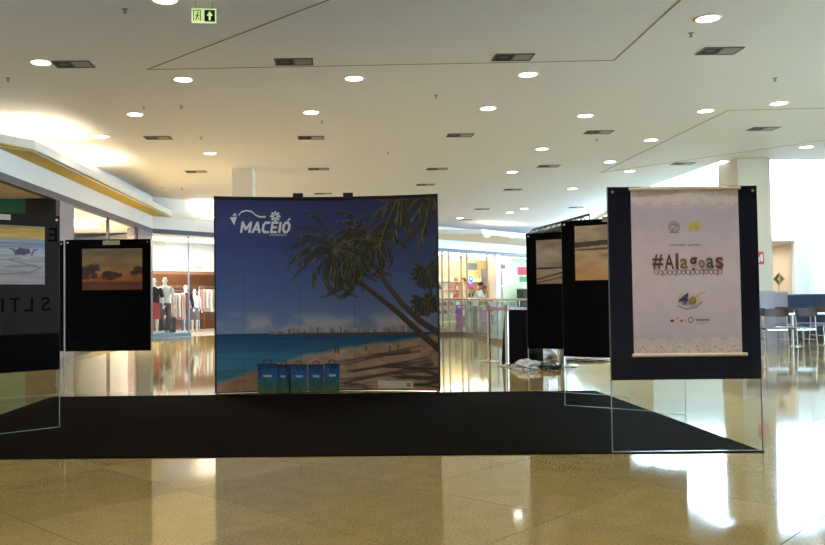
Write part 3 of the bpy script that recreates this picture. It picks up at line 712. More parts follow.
on_backdrop(poly_mesh('logo_tagline', [[(-8+i*2.1, 0), (-6.6+i*2.1, 0), (-6.6+i*2.1, .9), (-8+i*2.1, .9)] for i in range(8)]), 278, 233.5, .004, 'logo_tagline', LG)
# white sponsor strip at the foot
on_backdrop(poly_mesh('sponsor_strip', [[(-17.5, 4), (17.5, 3.6), (17.5, -3.6), (-17.5, -4)]]), 395, 385.3, .004, 'sponsor_strip', mat('strip_white', (.62, .60, .56), .5))
mk = []
for (x, y, a, b) in ((-7, 0, 3, 2), (-9.5, 1, 1.2, .8), (4, .2, 2.2, 2.6), (11, 1, 4.5, .7), (11, -.8, 4, .6)):
    mk.append([(x+a*math.cos(t), y+b*math.sin(t)) for t in [k*math.pi/5 for k in range(10)]])
on_backdrop(poly_mesh('sponsor_marks', mk), 395, 385.3, .007, 'sponsor_marks', mat('mark_black', (.03, .03, .03), .5))

# =================================================================== PAPER BAGS at the foot of the backdrop
def bag(px0, px1, pyt, rz, label):
    yb = YE - .03 + .0
    a = PD(px0, 385, yb); b_ = PD(px1, 385, yb); cx = (a.x+b_.x)/2; wd = (b_.x-a.x)
    ybk = YE + bcurve(cx-BCX) - .17
    sc = ybk/yb; cx *= sc; wd *= sc
    ht = PD((px0+px1)/2, pyt+2.5, ybk).z - ZC
    t = thing('paper_bag', label, 'bag', (cx, ybk, ZC), rz, 'printed bags at the foot of the backdrop')
    h = wd/2; d = .055
    cvb = Canvas(26, 40, 0, 0, 1, 1)
    cvb.grad([(0, (22, 40, 74)), (.2, (36, 84, 140)), (.48, (34, 96, 142)), (.62, (38, 100, 92)), (.85, (62, 98, 62)), (1, (84, 84, 58))])
    nz = cvb.noise(.14, .12, 3+int(px0), 3); cvb.c *= (.7+.55*nz)[..., None]
    cvb.poly([(.26, .37), (.72, .36), (.76, .45), (.3, .46)], (200, 205, 208), .95)
    zt_ = ht
    print_mesh('printed_front', cvb, lambda u, v: np.stack([(u-.5)*2*h*(1-.06*v), -d-.001+.012*np.sin(u*6.3)*(1-v), (1-v)*zt_], 1), PRINT, t)
    MB().loft([[(-h*.94, -d, 0), (h*.94, -d, 0), (h*.94, d, 0), (-h*.94, d, 0)], [(-h*.97, -d*.9, zt_*.5), (h*.97, -d*.9, zt_*.5), (h*.97, d*.9, zt_*.5), (-h*.97, d*.9, zt_*.5)], [(-h, -d*.75, zt_), (h, -d*.75, zt_), (h, d*.75, zt_), (-h, d*.75, zt_)]]).build('bag_body', mat('bag_blue', hx(30, 62, 92), .5), t)
    MB().box((-h-.002, -d*.95, zt_-.02), (h+.002, -d*.62, zt_+.002)).build('dark_rim', mat('bag_rim', (.02, .025, .035), .6), t)
    for sy in (-1, 1):
        MB().tube([(-h*.45, sy*d*.5, zt_-.01), (-h*.4, sy*d*.45, zt_+.035), (0, sy*d*.35, zt_+.05), (h*.4, sy*d*.45, zt_+.035), (h*.45, sy*d*.5, zt_-.01)], .005, 6).build('handle', MATS['bag_rim'], t)
bag(258, 277, 361, R(2), 'widest blue-green printed bag, leftmost of the five under the backdrop')
bag(278, 290, 362, R(-9), 'narrow blue-green printed bag, second from the left of the five')
bag(291, 307, 362, R(3), 'blue-green printed bag in the middle of the five under the backdrop')
bag(309, 323.5, 362, R(-3), 'blue-green printed bag, second from the right of the five')
bag(325, 339.5, 361, R(4), 'blue-green printed bag, rightmost of the five under the backdrop')

# =================================================================== GLASS EXHIBIT PANELS
PT = .010
BOARD = {}
def panel(label, L, Rr, H, zb, bmat, z0=0.0, caption=None, group='glass exhibition panels with black boards'):
    L = Vector((L[0], L[1], z0)); Rr = Vector((Rr[0], Rr[1], z0)); c = (L+Rr)/2; d = Rr-L; W = d.length
    t = thing('exhibition_panel', label, 'panel', c, math.atan2(d.y, d.x), group)
    MB().box((-W/2, -PT/2, 0), (W/2, PT/2, H)).build('glass_sheet', GLASS, t)
    BOARD[t.name] = MB().box((-W/2+.002, -PT/2-.008, zb), (W/2-.002, -PT/2-.0005, H-.002)).build('board', bmat, t)
    for sx in (-1, 1): MB().box((sx*W/2-.0025, -PT/2-.001, 0), (sx*W/2+.0025, PT/2+.001, H)).build('polished_edge', mat('glass_edge', (.30, .36, .37), .15), t)
    MB().box((-W/2+.003, -PT/2-.0005, 0), (W/2-.003, PT/2+.0005, .004)).build('bottom_edge', MATS['glass_edge'], t)
    for sx in (-1, 1):
        MB().tube([(sx*(W/2-.035), -PT/2-.014, H-.04), (sx*(W/2-.035), -PT/2-.006, H-.04)], .012, 10).build('fixing_screw', CHROME, t)
    if caption:
        u0, u1, za, zb_ = caption
        MB().box((u0, -PT/2-.0105, za), (u1, -PT/2-.0082, zb_)).build('caption_label', mat('caption_cream', (.55, .50, .40), .6), t)
    return t, W
def picture(t, cv, u0, u1, z0, z1, name='photo_print', m=None, off=.0125, gain=1.0):
    y = -PT/2-off
    o = print_mesh(name, cv, lambda u, v: np.stack([u0+(u1-u0)*u, np.full_like(u, y), z1+(z0-z1)*v], 1), m or PRINT, BOARD[t.name], gain)
    MB().box((u0, y+.001, z0), (u1, -PT/2-.0085, z1)).build('print_mount', mat('mount_grey', (.2, .2, .2), .6), BOARD[t.name])
    return o
def local_uz(t, px, py):
    # photo pixel -> (x, z) in the plane of a panel
    M = WM[t.name]; n_ = (M.to_3x3() @ Vector((0, 1, 0))); o = M.translation
    d = ray(px, py); k = (o-EYE).dot(n_)/d.dot(n_); p = M.inverted() @ (EYE+d*k)
    return p.x, p.z

# --- front right panel with the hanging poster
yr = PZ(762.5, 452.0).y + .02
XRr = PD(759.0, 300, yr).x; XLl = PD(609.3, 300, yr).x
Hh = PD(757, 185.5, yr).z - ZC
zb = PD(690, 379.3, yr).z - ZC
t, W = panel('navy-black glass panel at front right carrying the lilac hashtag poster', (XLl, yr), (XRr, yr), Hh, zb, NAVY, ZC)
u0, z1 = local_uz(t, 630.5, 189.5); u1, z0 = local_uz(t, 741, 354)
u0b = local_uz(t, 629, 189)[0]; u1t = local_uz(t, 736, 189)[0]
u0 = local_uz(t, 631.5, 270)[0]; u1 = local_uz(t, 738.8, 270)[0]
hp = thing('hanging_poster', 'lilac fabric poster with hashtag lettering and cream rods hung on navy panel', 'poster', WM[t.name] @ Vector(((u0+u1)/2, -.03, z0)), 0)
pw = (u1-u0)/2; phh = z1-z0
pc_ = Canvas(200, 310, 631, 189.5, 738.5, 354)
pc_.grad([(189, (172, 158, 160)), (215, (164, 149, 157)), (270, (184, 168, 173)), (330, (172, 157, 164)), (354, (158, 143, 152))])
pc_.c *= np.array((.96, 1.0, 1.08))*(1.30+.06*(pc_.noise(8, 8, 2, 3)-.5))[..., None]
# lace borders
LC = (238, 230, 224)
rng = np.random.RandomState(4)
for (yb_, sg_) in ((190, 1), (353, -1)):
    pc_.fill(((pc_.Y-yb_)*sg_ < 6).astype(float)*(pc_.noise(1.3, 1.3, 6, 2) > .42), LC, .75)
    for k_ in range(6):
        cx = 640+k_*18; cyy = yb_+sg_*7
        for r_ in (3, 5.5, 8): pc_.line([(cx+r_*math.cos(a)*1.05, cyy+sg_*r_*math.sin(a)*.9) for a in np.linspace(-.3, math.pi+.3, 12)], .8, LC, .8)
        for a in np.linspace(0, math.pi, 7): pc_.line([(cx+2*math.cos(a), cyy+sg_*2*math.sin(a)), (cx+8*math.cos(a), cyy+sg_*7*math.sin(a))], .7, LC, .75)
        for a in np.linspace(.1, math.pi-.1, 6): pc_.ell(cx+9.3*math.cos(a), cyy+sg_*8.3*math.sin(a), .9, .9, LC, .8)
# crest and yellow map on top
pc_.ring(673.5, 227.5, 5.2, .9, (120, 112, 118)); pc_.ring(673.5, 227.5, 3.4, .7, (132, 124, 128)); pc_.line([(671.5, 225.5), (674, 224.5), (675.3, 226.5), (673, 229), (671.8, 231)], 1.0, (118, 110, 116)); pc_.line([(669, 233), (678, 233)], .9, (120, 112, 118))
pc_.poly([(686.5, 227), (690, 224), (695, 221.5), (701, 222), (701.5, 228), (698, 233), (693, 231), (689, 233)], (206, 198, 138)); pc_.ell(695.5, 228, 3.6, 3.2, (200, 186, 92), .9, .6)
# faint line of small words
for i in range(17):
    x = 668.5+i*1.85
    if i in (9,): continue
    pc_.line([(x, 245.2+.4*rng.rand()), (x+1.2, 245.2+.9*rng.rand())], 1.0, (128, 116, 124), .9)
# outlined second line under the hashtag
for i in range(15):
    x = 653+i*4.6; h_ = 2.0+.5*rng.rand()
    pc_.ring(x+1.5, 272.6+rng.uniform(-.5, .5), h_, .7, (116, 104, 100), .85, .85)
    if i % 3 == 1: pc_.line([(x+3.3, 271), (x+3.3, 276.6)], .7, (116, 104, 100), .85)
    if i % 4 == 2: pc_.line([(x+3.4, 268.6), (x+3.4, 274)], .7, (116, 104, 100), .85)
# yellow and blue splash behind the number
pc_.ell(680, 299, 6, 7, (208, 192, 130), .9, .8); pc_.ell(693, 300, 8, 7, (206, 194, 138), .8, .8); pc_.line([(676, 306), (684, 309), (694, 307.5), (700, 302)], 1.4, (128, 140, 158), .8); pc_.line([(694, 297), (699, 293.5), (703, 293)], 1.1, (176, 170, 120), .9)
# sponsor marks
pc_.ell(669.5, 320.5, 2.3, 1.5, (82, 72, 80)); pc_.line([(673, 318.5), (676, 317)], .9, (170, 130, 100)); pc_.ell(679, 320.5, 2.0, 1.5, (184, 104, 84)); pc_.line([(682, 319), (683.4, 322)], .9, (190, 140, 110))
pc_.ring(688.3, 319.8, 2.4, .9, (120, 112, 128))
for i in range(8): pc_.line([(693.5+i*1.75, 319.3), (694.6+i*1.75, 320.4)], 1.2, (112, 104, 124), .95)
for i in range(6): pc_.line([(695.5+i*1.7, 323), (696.6+i*1.7, 323)], .7, (150, 138, 148), .9)
print_mesh('poster_cloth', pc_, lambda u, v: np.stack([(-1+2*u)*pw, .012+.004*np.sin(u*9+v*3), (1-v)*phh], 1), PAPER, hp)
MB().box((-pw, .0165, 0), (pw, .0185, phh)).build('cloth_back', mat('cloth_back', (.5, .45, .48), .8), hp)
def rod(z, ua, ub, r): MB().tube([(ua, .006, z), (ub, .006, z)], r, 10).build('rod', CREAM, hp)
mid = (u0+u1)/2
rod(phh, u0b-mid-.01, u1t-mid+.02, .011); rod(0.0, local_uz(t, 631.5, 355)[0]-mid, local_uz(t, 745.5, 355)[0]-mid, .013)
MB().tube([(-pw*.95, .006, phh+.005), (-pw*.72, .008, Hh-z0-.005), (0, .010, Hh-z0-.002), (pw*.72, .008, Hh-z0-.005), (pw*.95, .006, phh+.005)], .0022, 5).build('hanging_string', CREAM, hp)
def on_poster(me, px, py, wpx, hpx, name, m, yoff=.006):
    fit_text(me, wpx/107.5*2*pw, hpx/164.5*phh)
    X0 = (px-685)/107.5*2*pw; Z0 = (354-py)/164.5*phh
    for v in me.vertices: v.co = (X0+v.co.x, yoff, Z0+v.co.y)
    return link(name, me, m, hp)
xp = 655.0
for ch, wpx, hpx, dy, col in (('#', 11, 15, 0, (88, 66, 58)), ('A', 9.5, 15, 0, (86, 70, 62)), ('l', 3.2, 16, -.3, (116, 84, 74)), ('a', 8, 10.5, 2.0, (130, 118, 70)), ('g', 8, 15, 3.2, (84, 70, 66)), ('o', 6, 8, 2.4, (124, 112, 60)), ('a', 8, 10.5, 1.5, (84, 72, 68)), ('s', 8, 11.5, 1.6, (130, 66, 84))):
    on_poster(text_mesh(ch, 1, 0, .018), xp+wpx/2-4.0, 262+dy, wpx, hpx, 'hashtag_letter', mat('letter_%s_%d' % (ch, col[0]), hx(*col), .6), .0065)
    xp += wpx+1.35
on_poster(text_mesh('4', 1, .2, .03), 681.5, 299, 10.5, 11.5, 'number_four', mat('four_blue', hx(58, 66, 128), .6))
on_poster(text_mesh('0', 1, .1, .02), 690.5, 301, 7, 7.5, 'number_zero', mat('zero_orange', hx(168, 116, 78), .6), .0058)

# --- second and third panels, turned, on the right
def cap_px(t, xa, ya, xb, yb):
    a = local_uz(t, xa, yb); b_ = local_uz(t, xb, ya); return (a[0], b_[0], a[1], b_[1])
SEP = (176, 150, 116)
def sepia(seed, dark, pier=False):
    c = Canvas(70, 90, 0, 0, 1, 1)
    c.grad([(0, (150, 132, 112)), (.3, (168, 146, 120)), (.55, (160, 134, 104)), (1, (168, 116, 72))] if pier else [(0, (148, 128, 114)), (.35, (164, 146, 128)), (.62, (150, 132, 114)), (1, (148, 122, 92))])
    nz = c.noise(.22, .14, seed, 4); c.c *= (1.0+.5*nz)[..., None]
    return c
p2l = PZ(565, 406); p2r = PZ(686, 414.3)
t2, W2 = panel('black glass panel turned sideways just left behind the hashtag poster panel', p2l, p2r, 2.0, .53, BLACK, ZC)
def set_photo(t, cv, x0p, x1p, ytl, ybl):
    a = local_uz(t, x0p, ytl); b_ = local_uz(t, x0p, ybl); c = local_uz(t, x1p, (ytl+ybl)/2)
    return picture(t, cv, a[0], c[0], b_[1], a[1]), (a[0], c[0], b_[1], a[1])
c = sepia(3, 0, True)
c.poly([(0, .30), (1, .24), (1, .36), (.6, .35), (0, .40)], (74, 58, 46), .9); c.poly([(0, .43), (.35, .41), (1, .37), (1, .39), (.35, .46), (0, .46)], (90, 70, 54), .85); c.poly([(0, .40), (1, .34), (1, .37), (0, .43)], (178, 158, 132), .8)
c.poly([(.7, 1), (1, .55), (1, 1)], (196, 150, 92), .5)
a = local_uz(t2, 575, 226.5); b_ = local_uz(t2, 575, 280.5)
picture(t2, c, a[0], a[0]+.78, b_[1], a[1], gain=1.6)
MB().box((a[0]+.30, -PT/2-.0105, a[1]+.03), (a[0]+.52, -PT/2-.0082, a[1]+.085)).build('caption_label', MATS['caption_cream'] if 'caption_cream' in MATS else mat('caption_cream', (.55, .50, .40), .6), BOARD[t2.name])
p3l = PZ(529, 391.0); dv = (p2r-p2l)
t3, W3 = panel('black glass panel turned sideways, farthest of the two at right', p3l, p3l+dv, 1.98, .53, BLACK, ZC)
c = sepia(9, 0)
c.poly([(0, .63), (1, .60), (1, .64), (.4, .66), (0, .67)], (58, 46, 38), .95); c.line([(0, .9), (.4, .76), (1, .68)], .04, (88, 72, 58), .9); c.line([(0, .97), (.5, .84), (1, .78)], .03, (90, 74, 58), .8); c.ell(.5, .2, .25, .12, (186, 168, 146), .5, .9)
a = local_uz(t3, 536.5, 240.5); b_ = local_uz(t3, 536.5, 284)
picture(t3, c, a[0], a[0]+.78, b_[1], a[1], gain=1.6)
MB().box((a[0]+.40, -PT/2-.0105, a[1]+.03), (a[0]+.62, -PT/2-.0082, a[1]+.08)).build('caption_label', mat('caption_cream', (.55, .50, .40), .6), BOARD[t3.name])

# --- left panels
l1r = PZ(59.5, 427.8); l1l = PZ(0, 434.9); d1 = (l1l-l1r).normalized()
t1, W1 = panel('black glass panel cut by the left edge showing a pale beach photo', l1r+d1*1.2, l1r, 2.0, .545, BLACK, ZC)
zf = local_uz(t1, 30, 334)[1]
MB().box((-W1/2+.002, -PT/2-.0092, zf), (W1/2-.002, -PT/2-.0081, 1.996)).build('grey_film', mat('grey_film', (.026, .021, .020), .25, var=.25, nscale=2, spec=.12), BOARD[t1.name])
c = Canvas(100, 100, 0, 0, 1, 1)
c.grad([(0, (150, 122, 84)), (.06, (196, 150, 62)), (.2, (206, 160, 80)), (.24, (150, 150, 160)), (.36, (120, 132, 156)), (.42, (168, 162, 168)), (.7, (170, 156, 152)), (1, (160, 146, 142))])
c.c *= (.85+.3*c.noise(.25, .03, 3, 3))[..., None]
for y in (.26, .33, .37, .4): c.line([(0, y), (1, y+.01)], .012, (190, 190, 200), .5)
for (xa, ya, xb, yb) in ((.55, .58, .95, .72), (.95, .72, .8, .8), (.8, .8, .3, .84), (.7, .56, .35, .6), (.9, .68, .5, .7)): c.line([(xa, ya), (xb, yb)], .014, (112, 92, 88), .8)
c.poly([(.6, .44), (.68, .38), (.8, .39), (.82, .46), (.74, .5), (.63, .49)], (84, 76, 92)); c.line([(.56, .40), (.61, .41), (.63, .5)], .02, (90, 84, 96)); c.line([(.83, .5), (.86, .41), (.9, .4)], .02, (90, 84, 96)); c.line([(.66, .5), (.68, .38), (.73, .5)], .02, (70, 62, 80))
a = local_uz(t1, 44, 227); b_ = local_uz(t1, 44, 284.5)
picture(t1, c, a[0]-.74, a[0], b_[1], a[1])
a2 = local_uz(t1, 10, 218.0)
MB().box((a2[0]-.22, -PT/2-.0105, a2[1]-.02), (a2[0], -PT/2-.0082, a2[1]+.03)).build('caption_label', mat('caption_cream', (.55, .50, .40), .6), BOARD[t1.name])
LTM = mat('dark_letters', (.002, .002, .002), .7, spec=.02)
for ch, px, py in (('E', 52, 235), ('S', 45, 304), ('L', 28, 304.5), ('T', 14.5, 305), ('I', 2, 305)):
    u, z = local_uz(t1, px, py); me = fit_text(text_mesh(ch, 1, 0, .01), .085 if ch != 'I' else .022, .13)
    for v in me.vertices: v.co = (u-v.co.x, -PT/2-.0097, z+v.co.y)
    link('mirrored_letter', me, LTM, BOARD[t1.name])
yl = PZ(108, 393.6).y
xa = PD(65.5, 300, yl).x; xb = PD(151, 300, yl).x
t4, W4 = panel('black glass panel with a dark orange sunset photo, left of the backdrop', (xa, yl), (xb, yl), PD(108, 239.3, yl).z-ZC, PD(108, 351, yl).z-ZC, BLACK, ZC)
c = Canvas(110, 74, 0, 0, 1, 1)
c.grad([(0, (128, 112, 88)), (.4, (160, 124, 76)), (.6, (182, 122, 62)), (.78, (172, 94, 42)), (.86, (110, 52, 24)), (1, (124, 62, 30))])
c.c *= (.8+.4*c.noise(.3, .1, 5, 4))[..., None]
for (x, y, rx, ry) in ((.08, .55, .12, .12), (.18, .48, .12, .1), (.48, .66, .14, .1), (.42, .6, .08, .06), (.93, .54, .11, .1), (.86, .6, .08, .05), (.02, .66, .1, .1), (.2, .66, .06, .06), (.62, .64, .06, .05)):
    nz = c.noise(.05, .05, int(x*100), 2)
    d = np.hypot((c.X-x)/rx, (c.Y-y)/ry); c.fill(np.clip((1.05-d-(nz-.5)*1.0)*5, 0, 1), (62, 36, 26), .85)
c.poly([(0, .8), (1, .83), (1, .86), (0, .84)], (70, 34, 18), .6)
a = local_uz(t4, 82.5, 249); b_ = local_uz(t4, 142.5, 289.5)
picture(t4, c, a[0], b_[0], b_[1], a[1])
ca = cap_px(t4, 103, 240.5, 120, 245); 
MB().box((ca[0], -PT/2-.0105, ca[2]), (ca[1], -PT/2-.0082, ca[3])).build('caption_label', mat('caption_cream', (.55, .50, .40), .6), BOARD[t4.name])
t5, W5 = panel('black glass panel mostly hidden behind the left edge panel', (xa-.02-.9, yl-.72), (xa-.02, yl-.02), PD(62, 241, yl).z-ZC, PD(62, 351, yl).z-ZC, BLACK, ZC)

# =================================================================== STANCHIONS, DRAPED BOX, PLASTIC, TRUSS
def stanchion(px, py, ztop_, label, r=.032):
    p = PZ(px, py); t = thing('stanchion', label, 'stanchion', (p.x, p.y, 0), 0, 'steel belt stanchions')
    MB().lathe([(.18, 0), (.185, .008), (.17, .018), (.06, .03), (r+.006, .045), (r+.004, .07)], n=28).build('base', CHROME, t, True)
    MB().lathe([(r, .05), (r, ztop_-.12)], n=20).build('post', CHROME, t, True)
    MB().lathe([(r+.008, ztop_-.12), (r+.01, ztop_-.115), (r+.01, ztop_-.02), (r, ztop_)], n=20).build('belt_head', mat('head_dark', (.25, .24, .23), .4, metal=.6), t, True)
    return t, p
s1, q1 = stanchion(489.5, 361.5, 1.05, 'steel belt stanchion, left of the pair beside the draped black box')
s2, q2 = stanchion(507.5, 366.3, 1.05, 'steel belt stanchion standing in front of the draped black box')
# printed belt running to the right from the heads
def belt(a, b_, parent, zt_):
    nseg = 24; cvt = Canvas(60, 6, 0, 0, 1, 1); cvt.c[:] = np.array((70, 80, 120))/255
    for k in range(9):
        x = .03+k*.11; cvt.poly([(x, .1), (x+.075, .1), (x+.075, .9), (x, .9)], (206, 104, 48), .95)
    a = Vector(a); b_ = Vector(b_)
    def fn(u, v):
        P = np.array(a[:])[None]*(1-u[:, None])+np.array(b_[:])[None]*u[:, None]
        P[:, 2] += zt_-.05*v*1.0-.02*np.sin(np.pi*u); return P
    M = WM[parent.name].inverted()
    o = print_mesh('printed_belt', cvt, fn, PRINT, parent)
    o.data.transform(M)
belt((q1.x, q1.y, 0), (q2.x+.02, q2.y+.02, 0), s1, 1.02)
belt((q2.x+.03, q2.y, 0), (q2.x+1.05, q2.y+.5, 0), s2, 1.02)
# black draped box
pb = PZ(515, 364.5)
t = thing('draped_box', 'tall box draped in black cloth behind the stanchions', 'draped box', (pb.x+.22, pb.y+.38, 0))
rings = []
for i in range(13):
    z = i/12*1.0; rg = []
    for k in range(48):
        a = 2*math.pi*k/48; sq = 1/max(abs(math.cos(a)), abs(math.sin(a)))**.75
        r_ = .33*sq*(1.0-.16*(z/1.0)**1.5)*(1+.035*math.sin(a*11+z*1.5)*(1-z*.8)+.02*math.sin(a*17+3))
        if i == 12: r_ *= .93
        rg.append((r_*math.cos(a), r_*math.sin(a), z))
    rings.append(rg)
MB().loft(rings).build('black_cloth', mat('black_cloth', (.005, .005, .006), .9, bump=.2, spec=.05), t, True)
# crumpled plastic sheets on the floor
def crumple(px, py, sx, sy, sz, seed, m, label):
    p = PZ(px, py); bm = bmesh.new(); bmesh.ops.create_icosphere(bm, subdivisions=4, radius=1)
    for v in bm.verts:
        n_ = noise.noise(v.co*2.3+Vector((seed, 0, 0)))*.55+noise.noise(v.co*6+Vector((0, seed, 0)))*.22
        c = v.co*(1+n_); v.co = Vector((c.x*sx, c.y*sy, max(0, c.z*sz+sz*.35)))
    me = bpy.data.meshes.new('plastic_sheet'); bm.to_mesh(me); bm.free()
    o = link('plastic_sheet', me, m); o.location = (p.x, p.y, 0); WM[o.name] = Matrix.Translation(o.location)
    tag(o, label, 'plastic sheet', 'crumpled plastic sheets on the floor')
SIL = mat('silver_plastic', (.55, .57, .60), .18, metal=.5, var=.25, nscale=12)
DPL = mat('dark_plastic', (.05, .05, .06), .2, var=.3)
WPL = mat('white_plastic', (.62, .66, .72), .25, var=.15)
crumple(528, 369, .26, .18, .10, 2, SIL, 'crumpled silvery plastic sheet beside the draped black box')
crumple(551, 358, .42, .3, .30, 7, WPL, 'pale crumpled plastic sheet behind the turned photo panels')
crumple(549, 369, .22, .2, .08, 11, DPL, 'flat dark crumpled plastic sheet in front of the pale one')
crumple(592, 360.5, .6, .3, .035, 15, mat('brown_plastic', (.16, .11, .075), .35, var=.3), 'brown flattened plastic sheet under the turned panels on the right')
# post with lattice truss behind the turned panels
pp = PZ(562, 366)
t = thing('truss_stand', 'steel post with round base carrying a dark lattice truss arm', 'truss stand', (pp.x, pp.y, 0))
MB().lathe([(.27, 0), (.275, .012), (.25, .02), (.09, .03)], n=32).build('base', CHROME, t, True)
MB().lathe([(.07, .02), (.07, 2.25)], n=20).build('post', CHROME, t, True)
TRM = mat('truss_dark', (.06, .06, .065), .4, metal=.5)
ta = PZ(533, 235.5, 2.26); tb = PZ(589, 221.5, 2.26)
dt = (tb-ta); off = Vector((pp.x, pp.y, 0)) - (ta+tb)/2; off.z = 0
tr = MB(); perp = Vector((dt.y, -dt.x, 0)).normalized()*.13
ch = [perp, -perp, Vector((0, 0, .10))]
ta_, tb_ = ta-Vector((pp.x, pp.y, 0)), tb-Vector((pp.x, pp.y, 0))
for c_ in ch: tr.tube([ta_+c_, tb_+c_], .018, 6)
NB = 9
for k in range(NB):
    for i in range(3):
        p_ = ta_+(tb_-ta_)*(k/NB)+ch[i]; q_ = ta_+(tb_-ta_)*((k+1)/NB)+ch[(i+1) % 3]; tr.tube([p_, q_], .009, 5)
        tr.tube([ta_+(tb_-ta_)*(k/NB)+ch[i], ta_+(tb_-ta_)*(k/NB)+ch[(i+1) % 3]], .007, 5)
tr.build('lattice_truss', TRM, t)

# =================================================================== GLASS BALUSTRADE
g_a = PZ(380, 335.8); g_b = PZ(466, 335); g_c = PZ(500, 343.3)
g_b = Vector((g_b.x, g_a.y, 0)); g_d = Vector((g_b.x+(g_c.x-g_b.x)*1.9, g_b.y+(g_c.y-g_b.y)*1.9, 0))
HR = PD(470, 299.2, g_b.y).z
t = thing('glass_balustrade', 'blue-tinted glass balustrade with steel handrail in front of the far shops', 'balustrade', g_b)
def seg(a, b_, z0, z1, th):
    d = (b_-a).normalized(); n_ = Vector((-d.y, d.x, 0))*th/2
    return MB().prism([(a-n_).xy, (b_-n_).xy, (b_+n_).xy, (a+n_).xy], z0, z1)
CURB = mat('curb_brown', hx(112, 92, 84), .35)
for a, b_ in ((g_a, g_b), (g_b, g_d)):
    seg(a, b_, 0, .10, .16).build('curb', CURB, t, world=True)
    L = (b_-a).length; n_ = max(1, round(L/1.15))
    for k in range(n_):
        pa = a+(b_-a)*((k+.02)/n_); pb_ = a+(b_-a)*((k+.98)/n_)
        seg(pa, pb_, .10, HR-.05, .012).build('glass_pane', GTINT, t, world=True)
    for k in range(n_+1):
        p_ = a+(b_-a)*(k/n_); MB().tube([p_+Vector((0, 0, .08)), p_+Vector((0, 0, HR))], .02, 8).build('post', CHROME, t, world=True)
MB().tube([g_a+Vector((0, 0, HR)), g_b+Vector((0, 0, HR)), g_d+Vector((0, 0, HR))], .03, 10).build('handrail', CHROME, t, True, world=True)

# =================================================================== FIGURES
def skin_body(chains, name, sub=2):
    # chains: list of lists of (x, y, z, r); the first vertex of the first chain is the pelvis; shared points join by position
    verts = []; rad = []; edges = []; key = {}
    for ch_ in chains:
        prev = None
        for (x, y, z, r_) in ch_:
            k_ = (round(x, 4), round(y, 4), round(z, 4))
            if k_ not in key: key[k_] = len(verts); verts.append((x, y, z)); rad.append(r_)
            i = key[k_]
            if prev is not None and prev != i: edges.append((prev, i))
            prev = i
    me = bpy.data.meshes.new(name); me.from_pydata(verts, edges, []); me.update()
    o = bpy.data.objects.new(name, me); COL.objects.link(o)
    o.modifiers.new('skin', 'SKIN'); sd = o.modifiers.new('sub', 'SUBSURF'); sd.levels = sub; sd.render_levels = sub
    o.modifiers['skin'].use_smooth_shade = True
    sk = me.skin_vertices[0].data
    for i, r_ in enumerate(rad):
        sk[i].radius = (r_ if isinstance(r_, tuple) else (r_, r_)); sk[i].use_root = (i == 0)
    dg = bpy.context.evaluated_depsgraph_get(); out = bpy.data.meshes.new_from_object(o.evaluated_get(dg))
    bpy.data.objects.remove(o); bpy.data.meshes.remove(me); return out
def fingers(wrist, d, side):
    # palm direction d; five tapering curled fingers, thumb from the side of the palm
    d = Vector(d).normalized(); u = d.cross(Vector((0, -1, .001))).normalized(); mb = MB(); w_ = Vector(wrist)
    mb.tube([w_-d*.01, w_+d*.04, w_+d*.085], [.022, .036, .034], 8, True, .45)
    for k_, L in enumerate((.062, .075, .080, .072)):
        b_ = w_+d*.08+u*(k_-1.5)*.017; n_ = Vector((0, -1, 0))
        mb.tube([b_, b_+d*L*.5+n_*.006, b_+d*L*.95+n_*.022], [.0085, .008, .006], 6)
    tb_ = w_+d*.03+u*side*.032
    mb.tube([tb_, tb_+d*.03+u*side*.018, tb_+d*.062+u*side*.020+Vector((0, -.012, 0))], [.011, .010, .007], 6)
    return mb
